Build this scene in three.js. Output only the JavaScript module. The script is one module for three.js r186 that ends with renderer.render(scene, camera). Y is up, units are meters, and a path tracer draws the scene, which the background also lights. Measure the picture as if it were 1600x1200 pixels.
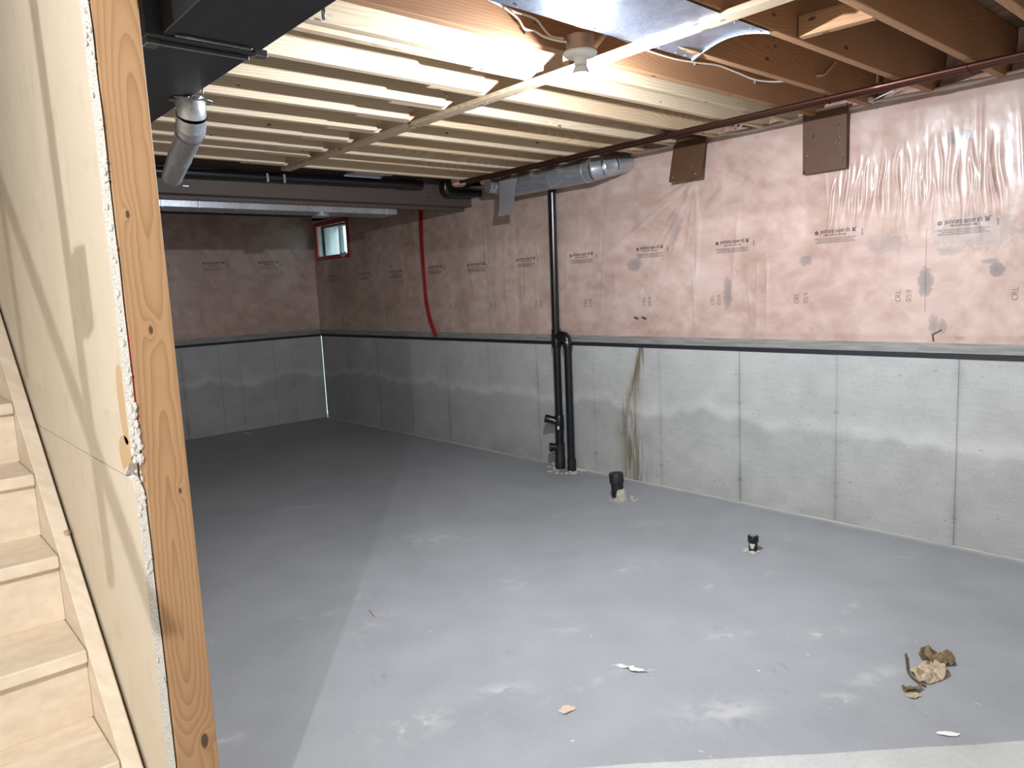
import * as THREE from 'three';
import { RoundedBoxGeometry } from 'three/addons/geometries/RoundedBoxGeometry.js';
import { mergeGeometries, toCreasedNormals } from 'three/addons/utils/BufferGeometryUtils.js';

// ---------------------------------------------------------------- camera, light, exposure
// Axes: x = right (along the joists), y = up, and "d" = depth into the room (three's -z).
const scene = new THREE.Scene();
const camera = new THREE.PerspectiveCamera(55.23, 1600 / 1200, 0.02, 60);
camera.matrixAutoUpdate = true;
{
  const m = new THREE.Matrix4().makeBasis(
    new THREE.Vector3(0.74503, -0.04708, 0.66537),
    new THREE.Vector3(0.12129, 0.99044, -0.06573),
    new THREE.Vector3(-0.65591, 0.12967, 0.74362));
  camera.quaternion.setFromRotationMatrix(m);
  camera.position.set(0, 1.42, 0);
}
scene.add(camera);
scene.background = new THREE.Color(40, 60, 65);          // overcast daylight, reaches the room only through the small window
const BULB_MAIN = 65, BULB_STAIR = 49, EXPOSURE = 0.22;
const MAIN_COLOUR = new THREE.Color(0.93, 1, 1.1), STAIR_COLOUR = new THREE.Color(0.98, 1, 1.03);
const MAIN_POS = [2.05, 2.163, 1.87], STAIR_POS = [-0.55, 2.12, 0.29];
const renderer = new THREE.WebGLRenderer({ antialias: true });
renderer.shadowMap.enabled = true;
renderer.toneMapping = THREE.LinearToneMapping;
renderer.toneMappingExposure = EXPOSURE;

// ---------------------------------------------------------------- helpers
let seed = 7;
const rnd = () => { seed = (seed * 1664525 + 1013904223) >>> 0; return seed / 4294967296; };
const rr = (a, b) => a + (b - a) * rnd();
const clamp = (v, a = 0, b = 1) => Math.min(b, Math.max(a, v));
const lerp = (a, b, t) => a + (b - a) * t;
const smooth = (a, b, v) => { const t = clamp((v - a) / (b - a)); return t * t * (3 - 2 * t); };
const gauss = (v, s) => Math.exp(-(v * v) / (2 * s * s));
const hash = (x, y) => { let h = (x * 374761393 + y * 668265263) | 0; h = Math.imul(h ^ (h >>> 13), 1274126177); return ((h ^ (h >>> 16)) >>> 0) / 4294967296; };
function noise(x, y) {
  const xi = Math.floor(x), yi = Math.floor(y), u = x - xi, v = y - yi, a = u * u * (3 - 2 * u), b = v * v * (3 - 2 * v);
  return lerp(lerp(hash(xi, yi), hash(xi + 1, yi), a), lerp(hash(xi, yi + 1), hash(xi + 1, yi + 1), a), b);
}
function fbm(x, y, o = 4) { let s = 0, a = 0.5, t = 0; for (let i = 0; i < o; i++) { s += a * noise(x + i * 17.3, y - i * 9.1); t += a; a *= 0.5; x *= 2.03; y *= 2.03; } return s / t; }

const P = (x, y, d) => new THREE.Vector3(x, y, -d);
const used = {};
function numbered(n) { used[n] = (used[n] ?? -1) + 1; return used[n] ? `${n}_${String(used[n]).padStart(3, '0')}` : n; }
function thing(name, label, category, base, group) {          // a Group at the thing's base
  const g = new THREE.Group(); g.name = numbered(name); g.position.copy(P(...base)); scene.add(g);
  g.userData = { label, category }; if (group) g.userData.group = group; return g;
}
function struct(name, base = [0, 0, 0]) { const g = new THREE.Group(); g.name = numbered(name); g.position.copy(P(...base)); g.userData.kind = 'structure'; scene.add(g); return g; }
function part(name, geo, mat, parent, label) {                // geo is in world space; stored relative to the parent
  const m = new THREE.Mesh(geo, mat); m.name = name;
  let o = parent, off = new THREE.Vector3(); while (o && o !== scene) { off.add(o.position); o = o.parent; }
  geo.translate(-off.x, -off.y, -off.z);
  if (label) m.userData.label = label;
  parent.add(m); return m;
}
function bx(x0, x1, y0, y1, d0, d1, r = 0.003) {              // chamfered box between two corners
  const w = x1 - x0, h = y1 - y0, l = d1 - d0, rad = Math.min(r, w / 2.2, h / 2.2, l / 2.2);
  const g = rad > 0 ? new RoundedBoxGeometry(w, h, l, 1, rad) : new THREE.BoxGeometry(w, h, l).toNonIndexed();
  g.translate((x0 + x1) / 2, (y0 + y1) / 2, -(d0 + d1) / 2); return g;
}
function uvBy(g, fn) {                                        // uv from position and dominant normal
  const p = g.attributes.position, n = g.attributes.normal, a = new Float32Array(p.count * 2);
  for (let i = 0; i < p.count; i++) {
    const [u, v] = fn(p.getX(i), p.getY(i), -p.getZ(i), Math.abs(n.getX(i)), Math.abs(n.getY(i)), Math.abs(n.getZ(i)));
    a[2 * i] = u; a[2 * i + 1] = v;
  }
  g.setAttribute('uv', new THREE.BufferAttribute(a, 2)); return g;
}
function woodUV(g, axis, L = 2.4, W = 0.26) {                 // grain runs along axis ('x' | 'y' | 'd')
  const ou = rnd(), ov = rnd();
  return uvBy(g, (x, y, d, nx, ny, nz) => {
    const c = { x, y, d }, al = c[axis];
    const big = nx > ny && nx > nz ? 'x' : ny > nz ? 'y' : 'd';
    const cr = ['x', 'y', 'd'].filter((k) => k !== axis && k !== big)[0] ?? (axis === 'x' ? 'y' : 'x');
    return [al / L + ou, c[cr] / W + ov];
  });
}
function sweep(pts, radii, seg = 20, capA = false, capB = false) {   // round pipe through points, one radius per point
  const V = pts.map((p) => (p.isVector3 ? p : P(...p))), n = V.length, pos = [], idx = [];
  let up = null;
  for (let i = 0; i < n; i++) {
    let t = new THREE.Vector3();
    if (i > 0) t.add(V[i].clone().sub(V[i - 1]).normalize());
    if (i < n - 1) t.add(V[i + 1].clone().sub(V[i]).normalize());
    t.normalize();
    if (!up) up = Math.abs(t.y) > 0.9 ? new THREE.Vector3(1, 0, 0) : new THREE.Vector3(0, 1, 0);
    const s = new THREE.Vector3().crossVectors(t, up).normalize(); up = new THREE.Vector3().crossVectors(s, t).normalize();
    const r = Array.isArray(radii) ? radii[i] : radii;
    for (let k = 0; k <= seg; k++) {
      const a = (k / seg) * Math.PI * 2, q = V[i].clone().addScaledVector(s, Math.cos(a) * r).addScaledVector(up, Math.sin(a) * r);
      pos.push(q.x, q.y, q.z);
    }
  }
  const row = seg + 1;
  for (let i = 0; i < n - 1; i++) for (let k = 0; k < seg; k++) { const a = i * row + k; idx.push(a, a + row, a + 1, a + 1, a + row, a + row + 1); }
  const cap = (i, flip) => { const c = pos.length / 3; pos.push(V[i].x, V[i].y, V[i].z); for (let k = 0; k < seg; k++) { const a = i * row + k; flip ? idx.push(c, a + 1, a) : idx.push(c, a, a + 1); } };
  if (capA) cap(0, false); if (capB) cap(n - 1, true);
  const g = new THREE.BufferGeometry(); g.setAttribute('position', new THREE.Float32BufferAttribute(pos, 3)); g.setIndex(idx);
  const uv = new Float32Array((pos.length / 3) * 2); for (let i = 0; i < pos.length / 3; i++) { uv[2 * i] = (i % row) / seg; uv[2 * i + 1] = Math.floor(i / row) * 0.1; }
  g.setAttribute('uv', new THREE.BufferAttribute(uv, 2));
  const o = toCreasedNormals(g, 0.7); return o;
}
const dense = (pts, step = 0.02) => { const c = new THREE.CatmullRomCurve3(pts.map((p) => P(...p)), false, 'centripetal'); return c.getSpacedPoints(Math.max(4, Math.round(c.getLength() / step))); };
function stepped(a, b, prof) {                                // straight pipe a -> b with [fraction, radius] profile
  const A = P(...a), B = P(...b); return [prof.map(([f]) => A.clone().lerp(B, f)), prof.map((q) => q[1])];
}
function canvasTex(w, h, base, draw, opt = {}) {              // base(px, py) -> [r, g, b] 0..255 sRGB
  const c = document.createElement('canvas'); c.width = w; c.height = h; const ctx = c.getContext('2d');
  const im = ctx.createImageData(w, h), D = im.data;
  for (let y = 0; y < h; y++) for (let x = 0; x < w; x++) { const q = base(x, y), i = (y * w + x) * 4; D[i] = q[0]; D[i + 1] = q[1]; D[i + 2] = q[2]; D[i + 3] = 255; }
  ctx.putImageData(im, 0, 0); if (draw) draw(ctx);
  const t = new THREE.CanvasTexture(c); t.wrapS = t.wrapT = opt.clamp ? THREE.ClampToEdgeWrapping : THREE.RepeatWrapping;
  t.magFilter = THREE.LinearFilter; t.colorSpace = opt.data ? THREE.NoColorSpace : THREE.SRGBColorSpace; t.needsUpdate = true; return t;
}
const std = (o) => new THREE.MeshStandardMaterial(o);
const phys = (o) => new THREE.MeshPhysicalMaterial(o);
const srgb = (r, g, b) => new THREE.Color().setRGB(r / 255, g / 255, b / 255, THREE.SRGBColorSpace);

// ---------------------------------------------------------------- materials
function woodTex(w, h, L, W, light, dark, knots, opt = {}) {  // plain-sawn board: growth rings cut by a plane
  const K = []; for (let i = 0; i < knots; i++) K.push([rr(0.03, 0.97) * L, rr(0.1, 0.9) * W, rr(0.004, 0.0115)]);
  const ph = rnd() * 50, per = opt.period ?? 0.011;
  return canvasTex(w, h, (px, py) => {
    const a = (px / w) * L, b = (py / h) * W;
    const wrap = Math.sin((a / L) * Math.PI * 2), wrap2 = Math.cos((a / L) * Math.PI * 2);
    let z = 0.035 + 0.03 * wrap2 + 0.02 * Math.sin((a / L) * Math.PI * 4 + 1) + 0.004 * noise(wrap * 6 + ph, wrap2 * 6 + b * 8);
    let bb = b - W * (0.45 + 0.12 * wrap) + 0.002 * noise(wrap * 20 + 40, wrap2 * 20 + b * 30);
    let kd = 0;
    for (const [ka, kb, kr] of K) {
      const dx = Math.min(Math.abs(a - ka), L - Math.abs(a - ka)) / 2.2, dy = b - kb, q = Math.sqrt(dx * dx + dy * dy);
      z += 0.03 * Math.exp(-q / (kr * 1.6)) ; kd = Math.max(kd, 1 - smooth(kr * 0.55, kr * 0.85, q));
    }
    const r = Math.sqrt(bb * bb + z * z) / per, f = r - Math.floor(r);
    let t = Math.pow(f, 2.2) * (1 - smooth(0.93, 1, f)) * (opt.contrast ?? 0.75);
    t += (opt.quiet ? 0.07 : 0.16) * (noise(a * 6 + ph, b * 900) - 0.5) + 0.22 * (fbm(wrap * 3 + ph, wrap2 * 3 + b * 22, 3) - 0.5);
    t = clamp(t); const e = kd * 0.85;
    return [0, 1, 2].map((i) => lerp(lerp(light[i], dark[i], t), dark[i] * 0.5, e));
  });
}
const M = {};
M.joistTex = woodTex(1024, 160, 2.4, 0.26, [222, 203, 176], [190, 162, 128], 5);
M.joist = std({ map: M.joistTex, roughness: 0.72 });
M.joistB = std({ map: M.joistTex, roughness: 0.72, color: new THREE.Color(0.92, 0.86, 0.78) });
M.joistC = std({ map: M.joistTex, roughness: 0.72, color: new THREE.Color(0.85, 0.86, 0.84) });
M.orangeTex = woodTex(1024, 160, 2.4, 0.26, [170, 129, 94], [144, 101, 67], 6);
M.orange = std({ map: M.orangeTex, roughness: 0.7 });
M.strap = std({ map: woodTex(1024, 64, 2.4, 0.07, [198, 176, 150], [158, 132, 104], 5), roughness: 0.75 });
M.postTex = woodTex(2048, 128, 2.35, 0.089, [172, 134, 96], [134, 94, 58], 4, { period: 0.0085, contrast: 0.6, quiet: 1 });
M.post = std({ map: M.postTex, roughness: 0.62 });
M.darkBoard = std({ map: woodTex(512, 256, 0.6, 0.26, [98, 68, 44], [56, 36, 22], 2, { period: 0.009 }), roughness: 0.62 });
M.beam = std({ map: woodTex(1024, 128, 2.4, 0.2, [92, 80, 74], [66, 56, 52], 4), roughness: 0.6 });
M.stairTex = canvasTex(512, 512, (x, y) => { const n = fbm(x / 60, y / 14, 4) - 0.5, k = fbm(x / 9 + 50, y / 9, 3) - 0.5, s = n * 26 + k * 16; return [224 + s, 208 + s, 188 + s * 1.1]; });
M.stair = std({ map: M.stairTex, roughness: 0.62 });
M.osb = std({ map: canvasTex(512, 512, (x, y) => { const n = fbm(x / 18, y / 40, 4) - 0.5, s = n * 60; return [128 + s, 110 + s, 90 + s]; }), roughness: 0.85 });
const spangle = canvasTex(512, 512, (x, y) => { const n = fbm(x / 7, y / 7, 3), m = fbm(x / 60 + 9, y / 60, 3), s = (n - 0.5) * 46 + (m - 0.5) * 40; return [186 + s, 190 + s, 196 + s]; });
M.galv = std({ map: spangle, metalness: 0.68, roughness: 0.33, side: THREE.DoubleSide });
M.galvPan = std({ map: spangle, metalness: 0.85, roughness: 0.3, color: srgb(214, 220, 236), side: THREE.DoubleSide });
M.duct = std({ map: canvasTex(512, 512, (x, y) => { const s = (fbm(x / 30, y / 90, 4) - 0.5) * 16; return [62 + s, 64 + s, 68 + s]; }), metalness: 0.55, roughness: 0.42, side: THREE.DoubleSide });
M.ductSeam = std({ color: srgb(120, 124, 128), metalness: 0.7, roughness: 0.3 });
M.abs = std({ color: srgb(20, 22, 26), roughness: 0.28 });
M.absMatt = std({ color: srgb(26, 27, 29), roughness: 0.5 });
M.copper = std({ color: srgb(84, 52, 42), metalness: 0.8, roughness: 0.36 });
M.rawGypsum = std({ map: canvasTex(256, 256, (x, y) => { const s = (fbm(x / 5, y / 5, 4) - 0.5) * 70; return [206 + s, 200 + s, 190 + s]; }), roughness: 0.95 });
M.tornPaper = std({ color: srgb(196, 166, 126), roughness: 0.95 });
M.redTape = phys({ color: srgb(170, 22, 24), roughness: 0.35, clearcoat: 0.4 });
M.whitePlastic = std({ color: srgb(232, 230, 224), roughness: 0.4 });
M.cable = std({ color: srgb(226, 218, 204), roughness: 0.45 });
M.boxMetal = std({ color: srgb(178, 160, 148), metalness: 0.6, roughness: 0.5 });
M.gasket = std({ color: srgb(30, 34, 42), roughness: 0.6 });
M.plateFilm = phys({ map: canvasTex(512, 64, (x, y) => { const s = (fbm(x / 40, y / 6, 4) - 0.5) * 50; return [142 + s, 140 + s, 136 + s]; }), roughness: 0.5, clearcoat: 0.7, clearcoatRoughness: 0.22 });
M.nail = std({ color: srgb(170, 168, 164), metalness: 0.8, roughness: 0.4 });
M.rubble = std({ map: canvasTex(128, 128, (x, y) => { const s = (fbm(x / 7, y / 7, 4) - 0.5) * 90; return [200 + s, 196 + s, 187 + s]; }), roughness: 0.95 });
M.paperWhite = std({ color: srgb(236, 234, 228), roughness: 0.7, side: THREE.DoubleSide });
M.leaf = std({ map: canvasTex(128, 128, (x, y) => { const s = (fbm(x / 11, y / 11, 4) - 0.5) * 60; return [182 + s, 162 + s, 136 + s * 0.9]; }), roughness: 0.85, side: THREE.DoubleSide });
M.leafDark = std({ map: canvasTex(128, 128, (x, y) => { const s = (fbm(x / 11, y / 11, 4) - 0.5) * 60; return [122 + s, 102 + s, 76 + s * 0.9]; }), roughness: 0.85, side: THREE.DoubleSide });
M.twig = std({ color: srgb(84, 74, 46), roughness: 0.8 });
M.greySheet = phys({ color: srgb(176, 172, 176), roughness: 0.45, transmission: 0.3, thickness: 0, side: THREE.DoubleSide });
M.concretePlain = std({ color: srgb(178, 177, 171), roughness: 0.92 });

// ---------------------------------------------------------------- setting: floor
const edgeLine = (x) => 1.419 - 0.848 * (x - 1.432);          // the paint stops along this diagonal
{
  const X0 = -1.2, X1 = 4.2, D0 = -0.9, D1 = 8.1, W = 2048, H = 2048, scuffs = [];
  for (let i = 0; i < 46; i++) scuffs.push([rr(0.6, 3.9), rr(0.6, 6), rr(0.03, 0.16), rr(0.012, 0.05), rr(-0.9, 0.2), rr(0.15, 0.6)]);
  for (const [x, d, a, b, al] of [[2.72, 1.28, 0.09, 0.03, 0.9], [1.98, 1.28, 0.14, 0.07, 0.6], [1.55, 1.9, 0.1, 0.04, 0.7], [2.7, 2.3, 0.07, 0.03, 0.6], [2.2, 2.6, 0.14, 0.06, 0.4], [1.2, 1.95, 0.16, 0.06, 0.4], [2.45, 1.55, 0.09, 0.03, 0.6], [2.35, 3.4, 0.25, 0.12, 0.35], [2.3, 1.05, 0.09, 0.03, 0.6]]) scuffs.push([x, d, a, b, -0.6, al]);
  const tex = canvasTex(W, H, (px, py) => {
    const x = lerp(X0, X1, px / W), d = lerp(D1, D0, py / H);
    const big = fbm(x * 1.3 + 3, d * 1.3, 4) - 0.5, mid = fbm(x * 6, d * 6 + 40, 4) - 0.5, fine = noise(x * 160, d * 160) - 0.5;
    if (d < edgeLine(x) + 0.012 * (noise(x * 9, 3) - 0.5)) { const s = big * 16 + mid * 22 + fine * 10; return [196 + s, 196 + s, 191 + s]; }
    let s = big * 20 + mid * 14 + fine * 4, w = 0;
    for (const [sx, sd, a, b, an, al] of scuffs) {
      const ux = x - sx, ud = d - sd; if (Math.abs(ux) > 0.5 || Math.abs(ud) > 0.5) continue;
      const c = Math.cos(an), n = Math.sin(an), p = (ux * c + ud * n) / a, q = (-ux * n + ud * c) / b, r2 = p * p + q * q;
      if (r2 < 6) w += al * Math.exp(-r2) * smooth(0.38, 0.7, fbm(x * 24 + sx * 9, d * 24, 3));
    }
    w = clamp(w) * 0.75;
    const wallDust = smooth(0.05, 0.0, 4.06 - x - 0.02 * noise(d * 14, 8)) * 0.5; w = Math.max(w, wallDust);
    return [lerp(158 + s, 214, w), lerp(160 + s, 211, w), lerp(162.5 + s, 205, w)];
  }, (ctx) => {
    const col = (x) => ((x - X0) / (X1 - X0)) * W, row = (d) => ((D1 - d) / (D1 - D0)) * H;
    for (let i = 0; i < 60; i++) { ctx.fillStyle = `rgba(226,224,216,${rr(0.4, 0.9)})`; ctx.beginPath(); ctx.ellipse(col(rr(0.8, 3.9)), row(rr(0.5, 5)), rr(0.7, 2.2), rr(0.5, 1.2), rr(0, 3), 0, 7); ctx.fill(); }
    for (const [x, d] of [[2.06, 1.33], [2.2, 1.22], [2.35, 1.25], [2.62, 0.86], [1.95, 1.2], [2.5, 1.6], [1.75, 2.1], [2.42, 0.8], [1.3, 2.3]]) for (let i = 0; i < 5; i++) { ctx.fillStyle = `rgba(92,92,96,${rr(0.04, 0.12)})`; ctx.beginPath(); ctx.ellipse(col(x + rr(-0.04, 0.04)), row(d + rr(-0.04, 0.04)), rr(2, 9), rr(1, 3), -0.7 + rr(-0.4, 0.4), 0, 7); ctx.fill(); }
  }, { clamp: true });
  const fl = struct('floor');
  const g = uvBy(bx(-3.2, 4.3, -0.12, 0, -4.2, 8.2, 0), (x, y, d) => [(x - X0) / (X1 - X0), (d - D0) / (D1 - D0)]);
  M.floor = std({ map: tex, roughness: 0.52 });
  part('slab', g, M.floor, fl);
  // thin grout-like bead where wall meets floor
  const bead = []; for (let i = 0; i <= 90; i++) bead.push([4.062 - 0.006 * noise(i * 0.9, 2), 0.001, lerp(0.3, 7.9, i / 90)]);
  part('mortar_bead', sweep(bead, bead.map((_, i) => 0.0012 + 0.005 * noise(i * 0.7, 5)), 7), std({ color: srgb(196, 190, 178), roughness: 0.95 }), fl);
}

// ---------------------------------------------------------------- setting: ceiling deck
{
  const c = struct('ceiling');
  part('subfloor', uvBy(bx(-3.2, 4.3, 2.506, 2.54, -4.2, 8.2, 0), (x, y, d) => [x, d]), M.osb, c);
}

// ---------------------------------------------------------------- setting: right wall
const seams = []; for (let k = -8; k <= 11; k++) seams.push(1.241 + 0.61 * k);
function concreteTex(D0, D1, W, H, mirror) {
  const pits = []; for (let i = 0; i < 150; i++) pits.push([rr(D0, D1), rr(0.02, 0.95), rr(0.003, 0.010)]);
  return canvasTex(W, H, (px, py) => {
    const d = mirror ? lerp(D0, D1, px / W) : lerp(D1, D0, px / W), y = lerp(0.98, 0, py / H);
    const big = fbm(d * 1.6 + 8, y * 1.8, 4) - 0.5, mid = fbm(d * 9, y * 9 + 30, 4) - 0.5, fine = noise(d * 190, y * 190) - 0.5, hz = noise(d * 12, y * 120) - 0.5;
    const line = 0.53 + 0.09 * (noise(d * 2.2, 4) - 0.5) + 0.05 * (noise(d * 11, 9) - 0.5);
    let s = big * 24 + mid * 18 + fine * 10 + hz * 6 + 9 * smooth(line - 0.02, line + 0.02, y) - 5, br = 0;
    s += 12 * gauss(y - line - 0.04, 0.03);                    // pour line, lighter above
    const k = Math.round((d - 1.241) / 0.61), sd = d - (1.241 + 0.61 * k) - 0.004 * (noise(y * 5, k) - 0.5), st = 0.3 + 0.7 * hash(k + 40, 3);
    s -= st * (20 * gauss(sd, 0.005) + 15 * gauss(sd, 0.018) * smooth(0.2, 0.75, noise(y * 6, k + 7)));
    for (const ty of [0.64, 0.15]) { const q = Math.hypot(sd * 1.0, (y - ty) * 1.8); s -= 22 * gauss(q - 0.008, 0.007) * hash(k, Math.round(ty * 9)); }
    if (!mirror) {                                             // brown run-down stain
      const cx = y > 0.5 ? lerp(3.345, 3.215, (y - 0.5) / 0.46) : 3.345 - 0.03 * smooth(0.5, 0, y);
      const wd = lerp(0.07, 0.022, smooth(0.2, 0.9, y)), q = d - cx;
      br = gauss(q, wd) * smooth(0.3, 0.62, fbm(d * 70, y * 5, 3)) * 0.9;
      br += 0.5 * gauss(d - cx - 0.02 * (y > 0.45 ? 1 : 0), 0.008) * smooth(0.35, 0.5, noise(y * 9, 2));
    }
    for (const [pd, py2, r] of pits) { if (Math.abs(pd - d) < 0.03) s -= (14 + 22 * hash(Math.round(pd * 999), 3)) * gauss(Math.hypot((d - pd) * 0.6, y - py2), r * 0.36); }
    const low = smooth(0.22, 0, y) * 10 * noise(d * 6, 3);
    return [180 + s - br * 62 - low, 180 + s - br * 72 - low, 177 + s - br * 88 - low];
  }, null, { clamp: true });
}
const wallR = struct('wall_right');
{
  const A = [seams[7], seams[13]], B = [seams[13], seams[19]];
  const mA = std({ map: concreteTex(A[0], A[1], 2048, 544), roughness: 0.9 }), mB = std({ map: concreteTex(B[0], B[1], 1024, 272), roughness: 0.9 });
  for (let k = 0; k < 19; k++) {                               // one piece per form panel, each a hair proud of or behind the next
    const a = seams[k], b = seams[k + 1], inA = a > A[0] - 0.01 && b < A[1] + 0.01, inB = a > B[0] - 0.01;
    const off = (hash(k, 21) - 0.5) * 0.004, [D0, D1] = inA ? A : B;
    const g = uvBy(bx(4.06 + off, 4.3, 0, 0.966, a + 0.0002, b - 0.0002, 0.0012), (x, y, d) => [(D1 - d) / (D1 - D0), y / 0.98]);
    part('concrete_panel', g, inA ? mA : inB ? mB : M.concretePlain, wallR);
  }
  part('gasket_strip', bx(4.052, 4.08, 0.966, 0.989, -3.6, 7.94, 0.002), M.gasket, wallR);
  part('sill_plate', uvBy(bx(4.057, 4.2, 0.989, 1.05, -3.6, 7.95, 0.006), (x, y, d) => [d * 0.7, y * 9]), M.plateFilm, wallR);
  // framing behind the batts, left open where the window sits
  const fr = (d0, d1, y0, y1) => bx(4.1, 4.3, y0, y1, d0, d1, 0);
  part('wall_framing', mergeGeometries([fr(-4.2, 7.13, 0.966, 2.268), fr(7.85, 8.2, 0.966, 2.268), fr(7.13, 7.85, 0.966, 1.852), fr(7.13, 7.85, 2.232, 2.268), bx(4.06, 4.3, 0, 2.268, -4.2, -3.64, 0), bx(4.22, 4.3, 2.268, 2.506, -4.2, 8.2, 0)]), M.osb, wallR);
}
// pink batts behind clear poly sheeting: one displaced sheet per stretch of wall
const WIN = { d0: 7.14, d1: 7.84, y0: 1.862, y1: 2.222 };
const foldSet = []; for (let i = 0; i < 38; i++) { const d = 1.08 + 0.0215 * i + rr(-0.012, 0.012); foldSet.push([d, 1.83 + rr(-0.06, 0.06), rr(0.12, 0.21), rr(0.0055, 0.0115), (d - 1.4) * -0.28 + rr(-0.06, 0.06), rr(0.45, 1)]); }
const fan = []; for (let i = 0; i < 22; i++) { const a = rr(-0.1, 1.25); fan.push([a, rr(0.18, 0.8), rr(0.006, 0.016), rr(0.4, 1)]); }
const drops = []; for (let i = 0; i < 60; i++) drops.push([rr(0.6, 7.9), rr(1.1, 2.1), rr(0.1, 0.35), rr(0.006, 0.016), rr(-0.15, 0.15), rr(0.2, 0.8)]);
function filmOut(d, y) {                                       // how far the film stands out from the wall plane
  let h = 0.010 * (fbm(d * 3.1, y * 2.4 + 7, 3) - 0.2) + 0.006 * Math.abs(Math.sin((d * Math.PI) / 0.406)) + 0.0022 * (fbm(d * 22, y * 9, 3) - 0.5);
  const pin = smooth(1.045, 1.09, y) * smooth(2.27, 2.2, y);
  const fold = (q, w) => { const t = Math.abs(q) / w; return t < 3 ? Math.exp(-t * t) : 0; };
  if (d > 0.5 && d < 2.2) for (const [fd, fy, L, w, sl, a] of foldSet) { const v = (y - fy) / L; if (Math.abs(v) > 1.2) continue; h += 0.0085 * a * fold(d - fd - sl * (y - fy) - 0.005 * Math.sin((y - fy) * 24 + fd * 40), w) * (1 - smooth(0.4, 1.2, Math.abs(v))); }
  for (const [a, L, w, am] of fan) { const dx = d - 2.75, dy = 2.05 - y, t = dx * Math.sin(a) + dy * Math.cos(a), n = dx * Math.cos(a) - dy * Math.sin(a); if (t > 0 && t < L * 1.3) h += 0.005 * am * fold(n, w) * smooth(0, 0.1, t) * (1 - smooth(L * 0.5, L * 1.3, t)); }
  for (const [fd, fy, L, w, sl, a] of drops) { if (Math.abs(d - fd) > 0.2) continue; const v = Math.abs(y - fy) / L; if (v < 1.2) h += 0.004 * a * fold(d - fd - sl * (y - fy), w) * (1 - smooth(0.4, 1.2, v)); }
  return 0.004 + h * pin;
}
function sheetGeo(n, m, at) {                                  // grid (0..1, 0..1) -> point, cells may be skipped (null)
  const pos = [], uv = [], idx = [];
  for (let j = 0; j <= m; j++) for (let i = 0; i <= n; i++) { const q = at(i / n, j / m); pos.push(q[0].x, q[0].y, q[0].z); uv.push(q[1], q[2]); }
  return { pos, uv, idx, n, m };
}
function sheet(n, m, at, keep = () => true) {
  const s = sheetGeo(n, m, at), r = n + 1;
  for (let j = 0; j < m; j++) for (let i = 0; i < n; i++) if (keep((i + 0.5) / n, (j + 0.5) / m)) { const a = j * r + i; s.idx.push(a, a + 1, a + r, a + 1, a + r + 1, a + r); }
  const g = new THREE.BufferGeometry(); g.setAttribute('position', new THREE.Float32BufferAttribute(s.pos, 3)); g.setAttribute('uv', new THREE.Float32BufferAttribute(s.uv, 2)); g.setIndex(s.idx); g.computeVertexNormals(); return g;
}
const FY0 = 1.043, FY1 = 2.272, ROWA = [-0.05, 0.57, 1.225, 1.85, 2.484, 3.11, 3.738, 4.341, 4.973, 5.573, 6.243, 6.86, 7.5], ROWB = [0.44, 0.986, 1.505, 2.057, 2.616, 3.159, 3.701, 4.227, 4.784, 5.34, 5.9, 6.46, 7.0, 7.55];
function printA(ctx, s) {                                      // film printing, s = pixels per metre, origin at left-centre
  ctx.fillStyle = 'rgba(28,26,28,0.92)'; ctx.textBaseline = 'middle'; ctx.textAlign = 'left';
  ctx.font = `bold ${0.030 * s}px sans-serif`; const w = ctx.measureText('polytarp super sfs').width;
  ctx.save(); ctx.translate(0.034 * s, -0.030 * s); ctx.scale((0.165 * s) / w, 1); ctx.fillText('polytarp super sfs', 0, 0); ctx.restore();
  ctx.lineWidth = 0.004 * s; ctx.strokeStyle = ctx.fillStyle;
  for (let k = 0; k < 6; k++) { const a = (k * Math.PI) / 3 + 0.5; ctx.beginPath(); ctx.moveTo(0.012 * s + Math.cos(a) * 0.003 * s, -0.024 * s + Math.sin(a) * 0.003 * s); ctx.lineTo(0.012 * s + Math.cos(a) * 0.012 * s, -0.024 * s + Math.sin(a) * 0.012 * s); ctx.stroke(); }
  ctx.beginPath(); ctx.arc(0.012 * s, -0.024 * s, 0.007 * s, 0, 7); ctx.stroke();
  ctx.lineWidth = 0.0035 * s; ctx.beginPath(); ctx.moveTo(0.208 * s, -0.040 * s); ctx.lineTo(0.216 * s, -0.026 * s); ctx.lineTo(0.232 * s, -0.042 * s); ctx.moveTo(0.208 * s, -0.020 * s); ctx.lineTo(0.228 * s, -0.020 * s); ctx.moveTo(0.222 * s, -0.030 * s); ctx.arc(0.218 * s, -0.03 * s, 0.007 * s, 0, 5); ctx.stroke();
  const rowText = (y, x0, x1, hgt, bold) => { ctx.font = `bold ${hgt * s}px sans-serif`; ctx.fillStyle = 'rgba(28,26,28,0.92)'; const t = 'vapour barrier pare vapeur polyethylene 6 mil clair 0.15 mm'.slice(0, bold ? 23 : 58), tw = ctx.measureText(t).width; ctx.save(); ctx.translate(x0 * s, y * s); ctx.scale(((x1 - x0) * s) / tw, 1); ctx.fillText(t, 0, 0); ctx.restore(); };
  rowText(-0.008, 0.056, 0.176, 0.013, true); rowText(0.011, 0.002, 0.228, 0.011); rowText(0.021, 0.02, 0.215, 0.010); rowText(0.031, 0.004, 0.228, 0.011);
  ctx.save(); ctx.translate(0.262 * s, 0.006 * s); ctx.rotate(-Math.PI / 2); ctx.font = `bold ${0.012 * s}px sans-serif`; ctx.fillText('02319', 0, 0); ctx.restore();
}
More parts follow.
